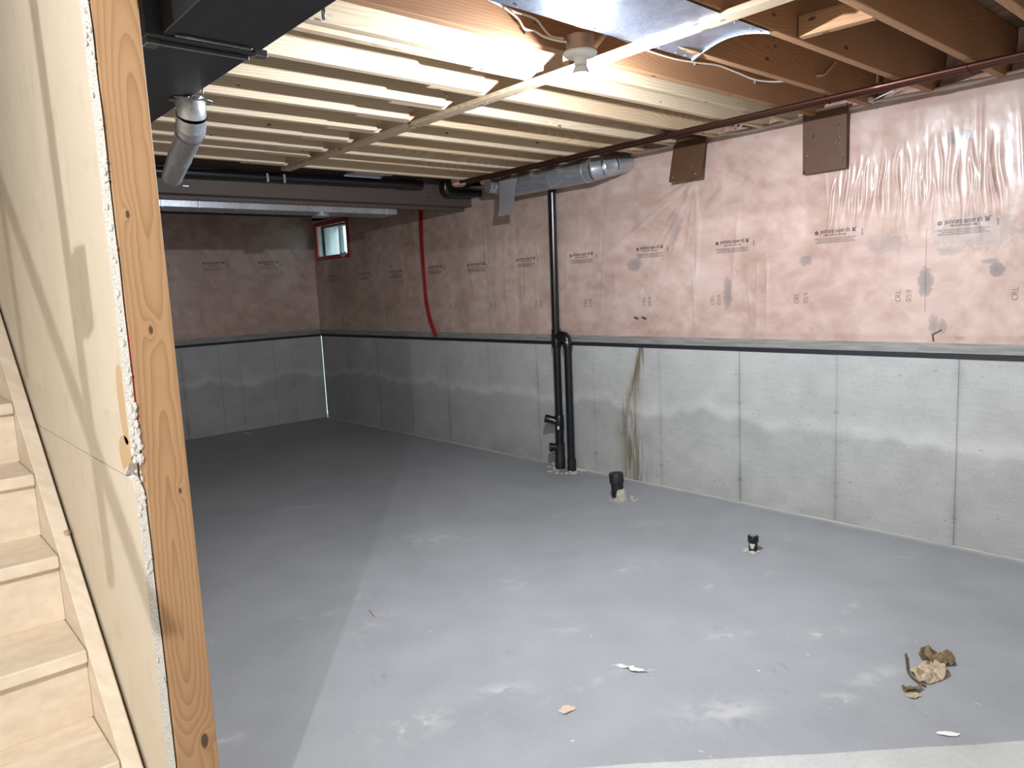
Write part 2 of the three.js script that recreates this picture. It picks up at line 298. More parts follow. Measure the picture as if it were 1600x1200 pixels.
function printB(ctx, s) {                                      // pale code stamped sideways on the batts
  ctx.fillStyle = 'rgba(72,64,58,0.75)'; ctx.font = `${0.036 * s}px monospace`; ctx.textAlign = 'center'; ctx.textBaseline = 'middle';
  for (const [x, t] of [[-0.026, 'CRL'], [0.026, '059']]) { ctx.save(); ctx.translate(x * s, 0); ctx.rotate(-Math.PI / 2); ctx.fillText(t, 0, 0); ctx.restore(); }
}
function battTex(D0, D1, W, H, toPx, extra) {                  // toPx(d) column of the canvas
  const half = 2, w2 = Math.ceil(W / half), h2 = Math.ceil(H / half), cache = new Float32Array(w2 * h2 * 2), inv = (px) => lerp(D1, D0, px / W);
  for (let y = 0; y < h2; y++) for (let x = 0; x < w2; x++) {
    const d = inv(x * half), yy = lerp(FY1, FY0, (y * half) / H);
    cache[(y * w2 + x) * 2] = fbm(d * 2.2 + 5, yy * 2.2, 4) - 0.5; cache[(y * w2 + x) * 2 + 1] = fbm(d * 13 + fbm(d * 4, yy * 4, 2) * 3, yy * 17, 4) - 0.5;
  }
  const stains = [[3.262, 1.541, 0.05, 0.035, 0.55], [2.921, 1.77, 0.05, 0.08, 0.3], [2.53, 1.317, 0.028, 0.085, 0.6], [2.032, 1.5, 0.03, 0.03, 0.6], [1.402, 1.353, 0.03, 0.06, 0.75], [1.088, 1.401, 0.03, 0.03, 0.9], [1.12, 1.44, 0.03, 0.012, 0.6], [1.269, 2.034, 0.05, 0.03, 0.6], [1.36, 1.135, 0.02, 0.05, 0.45], [1.32, 1.125, 0.018, 0.035, 0.5], [1.25, 1.07, 0.03, 0.01, 0.4], [1.18, 1.585, 0.17, 0.075, 0.35], [1.6, 1.565, 0.09, 0.05, 0.3], [1.3, 1.5, 0.05, 0.02, 0.4], [5.2, 1.25, 0.1, 0.15, 0.2], [6.7, 1.25, 0.12, 0.2, 0.25], [7.4, 1.55, 0.25, 0.25, 0.4], [4.1, 1.4, 0.1, 0.2, 0.15]];
  return canvasTex(W, H, (px, py) => {
    const q = (Math.min(py >> 1, h2 - 1) * w2 + Math.min(px >> 1, w2 - 1)) * 2, a = cache[q], b = cache[q + 1], d = inv(px), y = lerp(FY1, FY0, py / H);
    const fine = hash(px, py) - 0.5, s = a * 40 + b * 44 + fine * 7; let g = 0;
    for (const [sd, sy, wd, wy, al] of stains) { const u = (d - sd) / wd, v = (y - sy) / wy, r2 = u * u + v * v; if (r2 < 7) g = Math.max(g, al * smooth(0.25, 0.5, Math.exp(-r2 * 0.7) * (0.55 + noise(d * 70 + sd * 9, y * 70) * 0.9 + b * 0.8)) * (0.45 + 0.4 * Math.exp(-r2))); }
    const top = smooth(2.12, 2.26, y) * (0.3 + b);             // thinner, greyer under the top edge
    return [lerp(197 + s * 0.85, 108, g) - top * 22, lerp(169 + s, 106, g) - top * 14, lerp(156 + s * 1.05, 108, g) - top * 6];
  }, (ctx) => extra && extra(ctx), { clamp: true });
}
const film = (map) => phys({ map, roughness: 0.62, clearcoat: 0.8, clearcoatRoughness: 0.24, side: THREE.DoubleSide });
{
  const segs = [[-3.64, 0.33, 256, 128, 120, 40], [0.33, 2.33, 2048, 1258, 520, 170], [2.33, 4.73, 2048, 1048, 330, 110], [4.73, 7.95, 1288, 492, 300, 84]];
  for (const [D0, D1, W, H, n, m] of segs) {
    const s = W / (D1 - D0), tex = battTex(D0, D1, W, H, null, (ctx) => {
      if (W < 1000) return;
      const col = (d) => (D1 - d) * s, row = (y) => ((FY1 - y) / (FY1 - FY0)) * H;
      for (const d of ROWA) { const nudge = 0.012 * (hash(Math.round(d * 10), 4) - 0.5); ctx.save(); ctx.translate(col(d + 0.13), row(1.612 + nudge)); printA(ctx, s); ctx.restore(); }
      for (const d of ROWB) { ctx.save(); ctx.translate(col(d), row(1.284)); printB(ctx, s); ctx.restore(); }
      ctx.strokeStyle = 'rgba(90,70,62,0.25)'; ctx.lineWidth = 0.006 * s; ctx.beginPath(); ctx.moveTo(col(1.215), row(2.16)); ctx.lineTo(col(1.19), row(1.72)); ctx.moveTo(col(1.402), row(1.62)); ctx.lineTo(col(1.4), row(1.2)); ctx.stroke();
      ctx.strokeStyle = 'rgba(60,30,24,0.9)'; ctx.lineWidth = 0.008 * s; ctx.beginPath(); ctx.moveTo(col(1.32), row(1.11)); ctx.lineTo(col(1.362), row(1.085)); ctx.lineTo(col(1.358), row(1.05)); ctx.stroke();
      ctx.fillStyle = 'rgba(50,46,44,0.8)'; for (const k of [0, 0.07]) { ctx.beginPath(); ctx.ellipse(col(3.257 - k), row(1.171), 0.024 * s, 0.008 * s, 0.3, 0, 7); ctx.fill(); }
    });
    const at = (u, v) => { const d = lerp(D1, D0, u), y = lerp(FY0, FY1, v); return [P(4.06 - filmOut(d, y), y, d), u, v]; };
    part('insulation_sheet', sheet(n, m, at, (u, v) => { const d = lerp(D1, D0, u), y = lerp(FY0, FY1, v); return !(d > WIN.d0 && d < WIN.d1 && y > WIN.y0 && y < WIN.y1); }), film(tex), wallR);
  }
  // turned-over edge of the sheeting along the top of the wall
  const lip = []; for (let i = 0; i <= 260; i++) { const d = lerp(-1, 7.9, i / 260); lip.push([4.052 - 0.014 * noise(d * 6, 1), 2.268 + 0.016 * noise(d * 5, 6), d]); }
  M.filmLip = phys({ color: srgb(206, 190, 178), roughness: 0.4, clearcoat: 0.7, clearcoatRoughness: 0.2, side: THREE.DoubleSide });
  part('sheeting_edge', sweep(lip, lip.map((p, i) => 0.006 + 0.008 * noise(i * 0.4, 9)), 8), M.filmLip, wallR);
}
{
  const rim = phys({ map: canvasTex(128, 128, (x, y) => { const q = (fbm(x / 14, y / 14, 4) - 0.5) * 60; return [196 + q, 160 + q, 146 + q]; }), roughness: 0.6, clearcoat: 0.6, clearcoatRoughness: 0.25 });
  const js = [0.775, 1.082, 1.38, 1.678, 1.958, 2.105, 2.28, 2.579, 2.875, 3.17, 3.467, 3.752, 4.045, 4.252, 4.58];
  for (let k = 0; k < js.length - 1; k++) {
    const a = js[k] + 0.042, b = js[k + 1] - 0.005; if (b - a < 0.1) continue;
    part('rim_insulation', sheet(14, 12, (u, v) => { const d = lerp(a, b, u), y = lerp(2.273, 2.503, v); return [P(4.1 + 0.1 * smooth(0, 0.8, v) - 0.03 * Math.sin(u * Math.PI) * (1 - v) - 0.03 * fbm(d * 9, y * 9, 3), y, d), u * 1.2, v]; }), rim, wallR);
  }
  rim.side = THREE.DoubleSide;
  part('top_plate', woodUV(bx(4.078, 4.2, 2.24, 2.2695, -3.6, 7.9, 0.002), 'd'), M.joist, wallR);
}
// ---------------------------------------------------------------- setting: far wall
const wallF = struct('wall_far');
{
  const tex = concreteTex(-0.1, 4.06, 1024, 256, true), m = std({ map: tex, roughness: 0.9 });
  const xs = [-3.2]; for (let x = -2.64; x < 4; x += 0.61) xs.push(x); xs.push(4.06);
  for (let k = 0; k < xs.length - 1; k++) part('concrete_panel', uvBy(bx(xs[k] + 0.0006, xs[k + 1] - 0.0006, 0, 0.966, 7.95 + (hash(k, 5) - 0.5) * 0.004, 8.2, 0.0025), (x, y) => [(x + 0.1) / 4.16, y / 0.98]), m, wallF);
  part('gasket_strip', bx(-3, 4.05, 0.966, 0.989, 7.942, 7.97, 0.002), M.gasket, wallF);
  part('sill_plate', uvBy(bx(-3, 4.057, 0.989, 1.05, 7.947, 8.1, 0.006), (x, y) => [x * 0.7, y * 9]), M.plateFilm, wallF);
  part('wall_framing', mergeGeometries([bx(-3.2, 4.1, 0.966, 2.506, 7.99, 8.2, 0), bx(4.1, 4.3, 2.268, 2.506, 7.99, 8.2, 0)]), M.osb, wallF);
  const X0 = -3, X1 = 4.06, W = 1500, H = 260, s = W / (X1 - X0);
  const t2 = battTex(8, 8 + X1 - X0, W, H, null, (ctx) => { for (let k = -5; k < 2; k++) { ctx.save(); ctx.translate((2.776 + 0.6 * k - X0) * s, ((FY1 - 1.69) / (FY1 - FY0)) * H); printA(ctx, s); ctx.restore(); } });
  const sharp = []; for (let i = 0; i < 9; i++) sharp.push([rr(3.45, 3.85), rr(1.72, 1.9), rr(0.1, 0.25), rr(0.012, 0.02)]);
  const at = (u, v) => { const x = lerp(X0, X1, u), y = lerp(FY0, FY1 + 0.2, v); let h = filmOut(x + 20, y); const pin = smooth(1.05, 1.1, y); for (const [fx, fy, L, w] of sharp) { const k = (x - fx + 0.5 * (y - fy)) / w; h += 0.012 * Math.exp(-k * k) * (1 - smooth(0.3, 1.2, Math.abs(y - fy) / L)); } return [P(x, y, 7.95 - h * pin), u, v]; };
  part('insulation_sheet', sheet(420, 70, at), film(t2), wallF);
}
// ---------------------------------------------------------------- setting: walls behind the camera
part('plasterboard', bx(-1.65, -1.45, 0, 2.506, -4.2, 8.2, 0), std({ color: srgb(238, 234, 226), roughness: 0.9 }), struct('wall_left'));
part('plasterboard', bx(-1.45, 0.28, 2.3, 2.33, -4, 2.2, 0), std({ color: srgb(238, 234, 226), roughness: 0.9 }), scene.getObjectByName('ceiling'));
part('plasterboard', bx(-3.2, 4.3, 0, 2.506, -4.2, -4, 0), std({ color: srgb(226, 220, 208), roughness: 0.9 }), struct('wall_near'));

// ---------------------------------------------------------------- setting: basement window with its well outside
{
  const w = struct('window_1', [4.06, 1.862, 7.49]), { d0, d1, y0, y1 } = WIN;
  const frame = std({ color: srgb(196, 200, 202), roughness: 0.5 }), black = std({ color: srgb(30, 30, 34), roughness: 0.6 });
  const ring = (x0, x1, t, o) => mergeGeometries([bx(x0, x1, y0 - o, y0 - o + t, d0 - o, d1 + o, 0.002), bx(x0, x1, y1 + o - t, y1 + o, d0 - o, d1 + o, 0.002), bx(x0, x1, y0 - o + t, y1 + o - t, d0 - o, d0 - o + t, 0.002), bx(x0, x1, y0 - o + t, y1 + o - t, d1 + o - t, d1 + o, 0.002)]);
  part('tape_border', ring(4.036, 4.06, 0.042, 0.03), M.redTape, w, 'red sheathing tape around the window opening');
  part('reveal', ring(4.06, 4.335, 0.01, 0.006), std({ color: srgb(222, 218, 216), roughness: 0.6 }), w); part('reveal_seal', ring(4.112, 4.13, 0.016, 0.0), black, w);
  const f = part('window_frame', ring(4.13, 4.2, 0.022, -0.004), frame, w);
  part('mullion', bx(4.14, 4.19, y0 + 0.024, y1 - 0.024, 7.478, 7.502, 0.003), frame, f);
  const glass = phys({ color: 0xffffff, transmission: 1, thickness: 0, roughness: 0.02, ior: 1.5 });
  for (const [a, b] of [[d0 + 0.026, 7.474], [7.506, d1 - 0.026]]) part('pane', bx(4.163, 4.167, y0 + 0.026, y1 - 0.026, a, b, 0), glass, f);
  const foam = []; for (let i = 0; i <= 14; i++) foam.push([4.032, 1.868 + 0.012 * Math.sin(i * 0.7), lerp(7.17, 7.3, i / 14)]);
  part('foam_blob', sweep(foam, foam.map((_, i) => 0.009 + 0.010 * Math.sin((i / 14) * Math.PI)), 10, true, true), std({ color: srgb(196, 192, 196), roughness: 0.5 }), w, 'pale lump of foam at the lower right corner');
  // corrugated steel well
  const pts = []; for (let i = 0; i <= 120; i++) { const a = lerp(-Math.PI / 2, Math.PI / 2, i / 120), r = 0.68; pts.push([4.32 + Math.cos(a) * r, 7.49 + Math.sin(a) * 0.72]); }
  const well = sheet(120, 60, (u, v) => { const q = pts[Math.round(u * 120)], y = lerp(1.5, 2.7, v), k = 1 + 0.02 * Math.sin(u * Math.PI * 26); return [P(4.32 + (q[0] - 4.32) * k, y, 7.49 + (q[1] - 7.49) * k), u, v]; });
  const o = struct('window_well', [4.9, 1.5, 7.49]);
  part('corrugated_liner', well, std({ color: srgb(232, 240, 242), roughness: 0.6, side: THREE.DoubleSide }), o);
  part('gravel', uvBy(bx(4.3, 5.1, 1.4, 1.6, 6.7, 8.3, 0), (x, y, d) => [x * 4, d * 4]), M.rubble, o);
  part('outer_foundation', mergeGeometries([bx(4.3, 4.34, 0, 1.862, 6.5, 8.5, 0), bx(4.3, 4.34, 2.236, 2.7, 6.5, 8.5, 0), bx(4.3, 4.34, 1.862, 2.236, 6.5, 7.14, 0), bx(4.3, 4.34, 1.862, 2.236, 7.84, 8.5, 0)]), M.concretePlain, o);
}

// ---------------------------------------------------------------- stair wall: plasterboard, studs
{
  const w = struct('wall_stair', [0.4, 0, 1.6]);
  const paper = std({ map: canvasTex(1024, 1024, (x, y) => { const s = (fbm(x / 120, y / 120, 4) - 0.5) * 12 + (hash(x, y) - 0.5) * 4, g = smooth(0.62, 0.8, fbm(x / 40 + 9, y / 60, 4)) * 6; return [212 + s - g, 198 + s - g, 178 + s - g]; }), roughness: 0.85 });
  // broken end edge of the sheets, as (d, y) outline; each sheet is extruded through its thickness
  const edge = (y) => 1.598 + 0.006 * (noise(y * 14, 3) - 0.5) + 0.012 * (noise(y * 3.1, 8) - 0.5);
  const mk = (y0, y1, notch) => {
    const s = new THREE.Shape(); s.moveTo(4.6, y0);
    const n = 46; for (let i = 0; i <= n; i++) { const y = lerp(y0, y1, i / n); s.lineTo(edge(y) + notch(y), y); }
    s.lineTo(4.6, y1); s.closePath();
    const g = new THREE.ExtrudeGeometry(s, { depth: 0.0158, bevelEnabled: false });   // (d, y, thickness) -> world
    const p = g.attributes.position; for (let i = 0; i < p.count; i++) { const d = p.getX(i), y = p.getY(i), t = p.getZ(i); p.setXYZ(i, 0.3818 + t, y, -d); }
    g.computeVertexNormals(); uvBy(g, (x, y, d, nx) => (nx > 0.6 ? [d / 1.2, y / 1.2] : [d * 4 + y * 9, x * 12])); return g;
  };
  const Y = 1.069;
  const hole = (y) => 0.085 * Math.max(0, 1 - Math.abs(y - Y - 0.008) / 0.03);
  part('plasterboard', mk(Y + 0.0012, 2.25, (y) => (y < Y + 0.05 ? hole(y) : 0)), [paper, M.rawGypsum], w, 'upper beige plasterboard sheet with a broken white edge');
  part('plasterboard', mk(0, Y - 0.0012, (y) => (y > Y - 0.02 ? hole(y) * 0.55 : 0)), [paper, M.rawGypsum], w, 'lower beige plasterboard sheet under the seam');
  // torn face paper beside the hole
  const torn = (pts) => { const s = new THREE.Shape(pts.map(([d, y]) => new THREE.Vector2(d, y))); const g = new THREE.ExtrudeGeometry(s, { depth: 0.0006, bevelEnabled: false }); const p = g.attributes.position; for (let i = 0; i < p.count; i++) { const d = p.getX(i), y = p.getY(i), t = p.getZ(i); p.setXYZ(i, 0.3815 - t, y, -d); } g.computeVertexNormals(); return g; };
  const blob = (cd, cy, rd, ry) => { const a = []; for (let i = 0; i < 30; i++) { const t = (i / 30) * Math.PI * 2, k = 1 + 0.12 * (noise(i * 0.5, cd * 9) - 0.5); a.push([Math.max(1.607, cd + Math.cos(t) * rd * k), cy + Math.sin(t) * ry * k]); } for (const q of a) if (q[0] < 1.69) q[1] = Math.max(q[1], 1.079 + 0.03 * (1 - (q[0] - 1.6) / 0.085)); return a; };
  part('torn_paper', torn(blob(1.622, 1.225, 0.032, 0.085)), M.tornPaper, w, 'tan patch of torn face paper above the hole');
  part('torn_paper', torn(blob(1.64, 1.115, 0.05, 0.045)), M.tornPaper, w, 'round tan torn patch around the small dark hole');
  // flakes of gypsum hanging on the broken edge
  const flakes = []; for (let i = 0; i < 80; i++) { const y = rr(0.6, 2.2), g = new THREE.IcosahedronGeometry(rr(0.002, 0.0045), 0); g.scale(rr(0.7, 1.3), rr(0.8, 2.2), rr(0.5, 1)); g.translate(rr(0.384, 0.396), y, -(edge(y) - rr(0, 0.002))); flakes.push(g); }
  for (let i = 0; i < 26; i++) { const y = rr(1.105, 1.24), g = new THREE.IcosahedronGeometry(rr(0.003, 0.007), 0); g.scale(rr(0.7, 1.2), rr(1, 2.2), rr(0.5, 1)); g.translate(rr(0.384, 0.4), y, -(edge(y) - rr(0, 0.003) + (y < Y + 0.04 ? 0.01 : 0))); flakes.push(g); }
  const fk = part('gypsum_crumbs', mergeGeometries(flakes), M.rawGypsum, w); fk.userData.kind = 'stuff';
  // plates and inner studs of the partition
  part('bottom_plate', woodUV(bx(0.3985, 0.487, 0, 0.038, 1.64, 4.6), 'd'), M.joist, w);
  part('top_plate', woodUV(bx(0.3985, 0.487, 2.215, 2.252, 1.6, 4.6), 'd'), M.joist, w);
  for (const d of [2.0, 2.4, 2.8, 3.2, 3.6, 4.0, 4.4]) part('stud', woodUV(bx(0.3985, 0.487, 0.038, 2.215, d, d + 0.038), 'y'), M.joist, w);
}
{
  const t = thing('wall_stud', 'tall honey-coloured wooden stud with knots at the broken end of the plasterboard', 'wooden post', [0.443, 0, 1.62]);
  part('stud_face', uvBy(bx(0.401, 0.487, 0, 2.214, 1.6, 1.638, 0.004), (x, y, d, nx) => [y / 2.35, nx > 0.6 ? (d - 1.6) / 0.089 : (x - 0.399) / 0.089]), M.post, t);
  part('shim_strip', bx(0.3965, 0.4025, 1.19, 1.37, 1.601, 1.625, 0.001), M.redTape, t, 'thin red strip beside the plasterboard edge');
}
// ---------------------------------------------------------------- staircase
{
  const t = thing('staircase', 'cream painted wooden staircase rising along the plasterboard wall', 'stairs', [-0.15, 0, 1.58]);
  const X0 = -0.6, X1 = 0.3335, rise = 0.19, run = 0.2275, nose = (n) => 1.81 + run * (n - 2);
  const top = (d) => 0.38 + (rise / run) * (d - 1.81);
  const stairUV = (g) => { const o = rnd(); return uvBy(g, (x, y, d, nx, ny, nz) => (ny > nx && ny > nz ? [x * 0.9 + o, d * 0.9 + o] : nx > nz ? [d * 0.9 + o, y * 0.9] : [x * 0.9 + o, y * 0.9 + o])); };
  for (let n = 1; n <= 11; n++) {
    part('tread', stairUV(bx(X0, X1, rise * n - 0.036, rise * n, nose(n), nose(n) + run + 0.045, 0.006)), M.stair, t);
    part('riser', stairUV(bx(X0, X1, rise * (n - 1), rise * n - 0.036, nose(n) + 0.026, nose(n) + 0.044, 0.001)), M.stair, t);
  }
  const skirt = (x0, x1) => {
    const dA = nose(1) - 0.12, dB = nose(11) + 0.1, s = new THREE.Shape();
    s.moveTo(dA, 0); s.lineTo(dA, Math.max(0.04, top(dA))); s.lineTo(dB, top(dB)); s.lineTo(dB, top(dB) - 0.3); s.lineTo(dA + 0.36, 0); s.closePath();
    const g = new THREE.ExtrudeGeometry(s, { depth: x1 - x0 - 0.006, bevelEnabled: true, bevelSize: 0.003, bevelThickness: 0.003, bevelSegments: 1 });
    const p = g.attributes.position; for (let i = 0; i < p.count; i++) { const d = p.getX(i), y = p.getY(i), z = p.getZ(i); p.setXYZ(i, x0 + 0.003 + z, y, -d); }
    const idx = g.index; if (idx) { const a = idx.array; for (let i = 0; i < a.length; i += 3) { const q = a[i]; a[i] = a[i + 1]; a[i + 1] = q; } }
    g.computeVertexNormals(); return uvBy(g, (x, y, d) => [d * 0.9, y * 0.9 + x]);
  };
  part('skirt_board', skirt(0.334, 0.373), M.stair, t); part('skirt_board', skirt(-0.64, -0.601), M.stair, t);
  part('wood_chip', toCreasedNormals(new THREE.IcosahedronGeometry(0.011, 0).scale(0.8, 0.9, 1.2).translate(0.366, top(2.31) + 0.008, -2.31), 0.2), M.leaf, t, 'small wooden chip stuck on the skirt board');
}

// ---------------------------------------------------------------- framing overhead
const JB = 2.27, JT = 2.505;
const joist = (x0, x1, d, mat, label, group, y0 = JB) => {
  const t = thing('floor_joist', label, 'joist', [(x0 + x1) / 2, y0, d + 0.019], group);
  part('joist_board', woodUV(bx(x0, x1, y0, JT, d, d + 0.037, 0.004), 'x'), mat, t); return t;
};
const ord = ['first', 'second', 'third', 'fourth', 'fifth', 'sixth', 'seventh', 'eighth', 'ninth', 'tenth'];
[2.28, 2.579, 2.875, 3.17, 3.467, 3.752, 4.045, 4.252, 4.58].forEach((d, i) => joist(1.9, 4.215, d, [M.joist, M.joistB][i % 2], `pale wooden joist right of the centre strap, ${ord[i]} behind the bulb towards the beam`, 'joists on the right of the centre strap'));
[2.541, 2.837, 3.131, 3.428, 3.713, 4.006, 4.213, 4.541].forEach((d, i) => joist(0.3, 2.168 + (hash(i, 2) - 0.5) * 0.02, d, [M.joist, M.joistC][i % 2 && i < 3 ? 1 : 0], `cut-ended wooden joist left of the strap, ${ord[i]} behind the doubled boards`, 'joists on the left of the centre strap'));
joist(0.3, 2.163, 2.171, M.joistC, 'pale joist left of the bulb, front one of the doubled pair, rounded end');
joist(0.3, 2.172, 2.252, M.joist, 'pale joist left of the bulb, rear one of the doubled pair');
joist(0.3, 4.215, 1.958, M.orange, 'full-length orange-brown joist right behind the bulb with white cable along it');
joist(2.24, 4.215, 2.105, M.joistC, 'grey stained joist right of the bulb behind the orange-brown joist', null);
joist(0.3, 4.215, 1.678, M.orange, 'orange-brown joist under the right edge of the sheet metal pan, in front of the bulb');
joist(0.3, 4.215, 1.38, M.orange, 'orange-brown joist at the near edge of the sheet metal pan');
joist(0.3, 4.215, 1.082, M.orange, 'brown joist at upper right with a short wooden block meeting it');
joist(0.3, 4.215, 0.775, M.orange, 'brown joist cut off by the upper right corner of the picture');
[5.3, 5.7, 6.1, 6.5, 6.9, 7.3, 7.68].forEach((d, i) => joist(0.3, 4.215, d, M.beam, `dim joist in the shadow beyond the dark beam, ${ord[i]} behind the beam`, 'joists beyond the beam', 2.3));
{
  const t = thing('blocking_board', 'short wooden block bridging two brown joists at upper right', 'wood block', [2.71, 2.27, 1.25]);
  const g = new RoundedBoxGeometry(0.04, 0.075, 0.255, 1, 0.003); g.rotateY(0.1); g.translate(2.71, 2.31, -1.25); part('block', woodUV(g, 'd'), M.orange, t);
}
{ // cross bridging between the joists, in front of the bulb's bay and the left bays
  const one = (x, d0, d1, label) => {
    const t = thing('bridging_strut', label, 'wood strut', [x, 2.3, (d0 + d1) / 2], 'diagonal struts between joists');
    const L = Math.hypot(d1 - d0, 0.17), g = new RoundedBoxGeometry(0.036, 0.034, L, 1, 0.002); g.rotateX(Math.atan2(0.15, d1 - d0)); g.translate(x, 2.4, -(d0 + d1) / 2); part('strut', woodUV(g, 'd'), M.joist, t);
  };
  one(2.3, 1.722, 1.952, 'short diagonal wooden strut above the bulb beside the metal pan');
  [[2.215, 2.3, 2.535], [2.2, 2.583, 2.83], [2.2, 2.88, 3.125], [2.2, 3.174, 3.42], [2.2, 3.47, 3.706]].forEach(([x, a, b], i) => one(x, a, b, `pale diagonal strut at the cut joist ends left of the strap, ${ord[i]} from the bulb`));
}
{
  const t = thing('ceiling_strap', 'long narrow weathered wooden strap nailed across under all joists', 'wood strap', [2.222, 2.25, 2.3]);
  const g = woodUV(bx(2.19, 2.255, 2.249, 2.269, 0.1, 4.66, 0.002), 'd', 2.4, 0.07); const board = part('strap_board', g, M.strap, t);
  for (const d of [1.1, 1.4, 1.7, 1.98, 2.3, 2.6, 2.9, 3.19]) part('nail_head', new THREE.CylinderGeometry(0.004, 0.004, 0.003, 8).translate(2.222 + rr(-0.015, 0.015), 2.2485, -d), M.nail, board);
}
{
  const t = thing('support_beam', 'dark brown built-up wooden beam crossing under the joists near the back', 'beam', [2.2, 2.12, 5.06]);
  part('beam_ply', woodUV(bx(0.3, 4.09, 2.122, 2.504, 5.0, 5.045, 0.003), 'x', 2.4, 0.2), M.beam, t);
  part('beam_ply', woodUV(bx(0.3, 4.09, 2.12, 2.504, 5.046, 5.09, 0.003), 'x', 2.4, 0.2), M.beam, t);
  part('beam_ply', woodUV(bx(0.3, 4.04, 2.096, 2.504, 5.091, 5.135, 0.003), 'x', 2.4, 0.2), M.beam, t);
}

// ---------------------------------------------------------------- light fittings
function fitting(pos, colour, cd, label, shade) {
  const [x, y, d] = pos, t = thing('bare_bulb_light', label, 'light', [x, y - 0.035, d]);
  const oct = new THREE.CylinderGeometry(0.056, 0.052, 0.05, 8, 1); oct.rotateY(Math.PI / 8); oct.translate(x, y + 0.108, -d); part('junction_box', oct.toNonIndexed(), M.boxMetal, t);
  oct.computeVertexNormals();
  const lathe = (pts, seg = 40) => new THREE.LatheGeometry(pts.map(([r, h]) => new THREE.Vector2(r, h)), seg).translate(x, y, -d);
  part('lampholder', lathe([[0.001, 0.084], [0.058, 0.084], [0.061, 0.08], [0.061, 0.074], [0.055, 0.068], [0.03, 0.064], [0.0235, 0.06], [0.0225, 0.04], [0.0205, 0.038], [0.0205, 0.034], [0.001, 0.034]]), M.whitePlastic, t);
  const bulbBase = [[0.001, 0.036], [0.018, 0.036], [0.024, 0.028], [0.0325, 0.006], [0.001, 0.006]];
  const prof = [[0.0315, 0.0058]]; for (let i = 0; i <= 14; i++) { const a = lerp(0.36, -Math.PI / 2, i / 14); prof.push([Math.max(0.0005, Math.cos(a) * 0.034), Math.sin(a) * 0.034 - 0.008]); }
  const bulb = part('bulb', lathe(prof), std({ color: 0xffffff, emissive: colour, emissiveIntensity: 16, roughness: 0.4 }), t, 'glowing white bulb');
  part('bulb_base', lathe(bulbBase), M.whitePlastic, bulb);
  const l = new THREE.PointLight(colour, cd, 0, 2); l.name = 'lamp_light'; l.castShadow = true; l.shadow.radius = cd === BULB_MAIN ? 0.7 : 0.5; l.position.set(0, 0.028, 0); t.add(l);
  if (shade) {                                                  // opaque base of the bulb: more light goes down than up
    l.intensity = cd * 0.75;
    const sp = new THREE.SpotLight(colour, cd * 0.25, 0, Math.PI / 2, 0.12, 2); sp.name = 'lamp_light_down'; sp.castShadow = true; sp.shadow.radius = 0.7; sp.position.set(0, 0.028, 0); sp.target.position.set(0, -1, 0); t.add(sp); t.add(sp.target);
  }
}
fitting(MAIN_POS, MAIN_COLOUR, BULB_MAIN, 'bare glowing bulb in a white porcelain holder under the joists', true);
fitting(STAIR_POS, STAIR_COLOUR, BULB_STAIR, 'second bare bulb behind the viewpoint that lights the stairs and the stud');
part('pendant_cord', sweep([[STAIR_POS[0], STAIR_POS[1] + 0.13, STAIR_POS[2]], [STAIR_POS[0], 2.3, STAIR_POS[2]]], 0.006, 8), M.whitePlastic, scene.getObjectByName('bare_bulb_light_001'));
{ // strapping behind the viewpoint whose shadows fall on the plasterboard
  const t = thing('open_partition', 'thin wooden strapping frame hung from the ceiling left behind the viewpoint', 'wood frame', [-0.05, 1.5, 0]);
  const k = (-0.05 - STAIR_POS[0]) / (0.382 - STAIR_POS[0]), q = (y, d) => [-0.05, lerp(STAIR_POS[1], y, k), lerp(STAIR_POS[2], d, k)];
  const bar = (a, b, w) => { const A = P(...a), B = P(...b), L = A.distanceTo(B), g = new RoundedBoxGeometry(0.012, L, w, 1, 0.002); const m = new THREE.Matrix4(); const y = B.clone().sub(A).normalize(), x = new THREE.Vector3(1, 0, 0), z = new THREE.Vector3().crossVectors(x, y); m.makeBasis(x, y, z).setPosition(A.lerp(B, 0.5)); g.applyMatrix4(m); return woodUV(g, 'y'); };
  const a = q(1.78, 2.723), b = q(0.875, 1.68), e = [-0.05, lerp(a[1], b[1], 1.12), lerp(a[2], b[2], 1.12)], s0 = [-0.05, lerp(a[1], b[1], -0.32), lerp(a[2], b[2], -0.32)];
  part('brace', bar(e, s0, 0.026), M.joist, t);
  const p = q(1.71, 2.03), p2 = q(0.77, 1.97); part('upright', bar([-0.036, p2[1] - 0.03, p2[2] - 0.003], [-0.036, 2.3, p[2] + 0.012], 0.026), M.joist, t);
  const b0 = q(1.335, 1.96), b1 = q(1.52, 1.86); part('outlet_box', bx(-0.045, -0.022, Math.min(b0[1], b1[1]), Math.max(b0[1], b1[1]), Math.min(b0[2], b1[2]), Math.max(b0[2], b1[2]), 0.003), M.boxMetal, t);
  const r = q(1.4, 2.83); part('upright', bar([-0.036, r[1] - 0.12, r[2] - 0.005], [-0.036, 2.3, r[2] + 0.03], 0.022), M.joist, t);
}

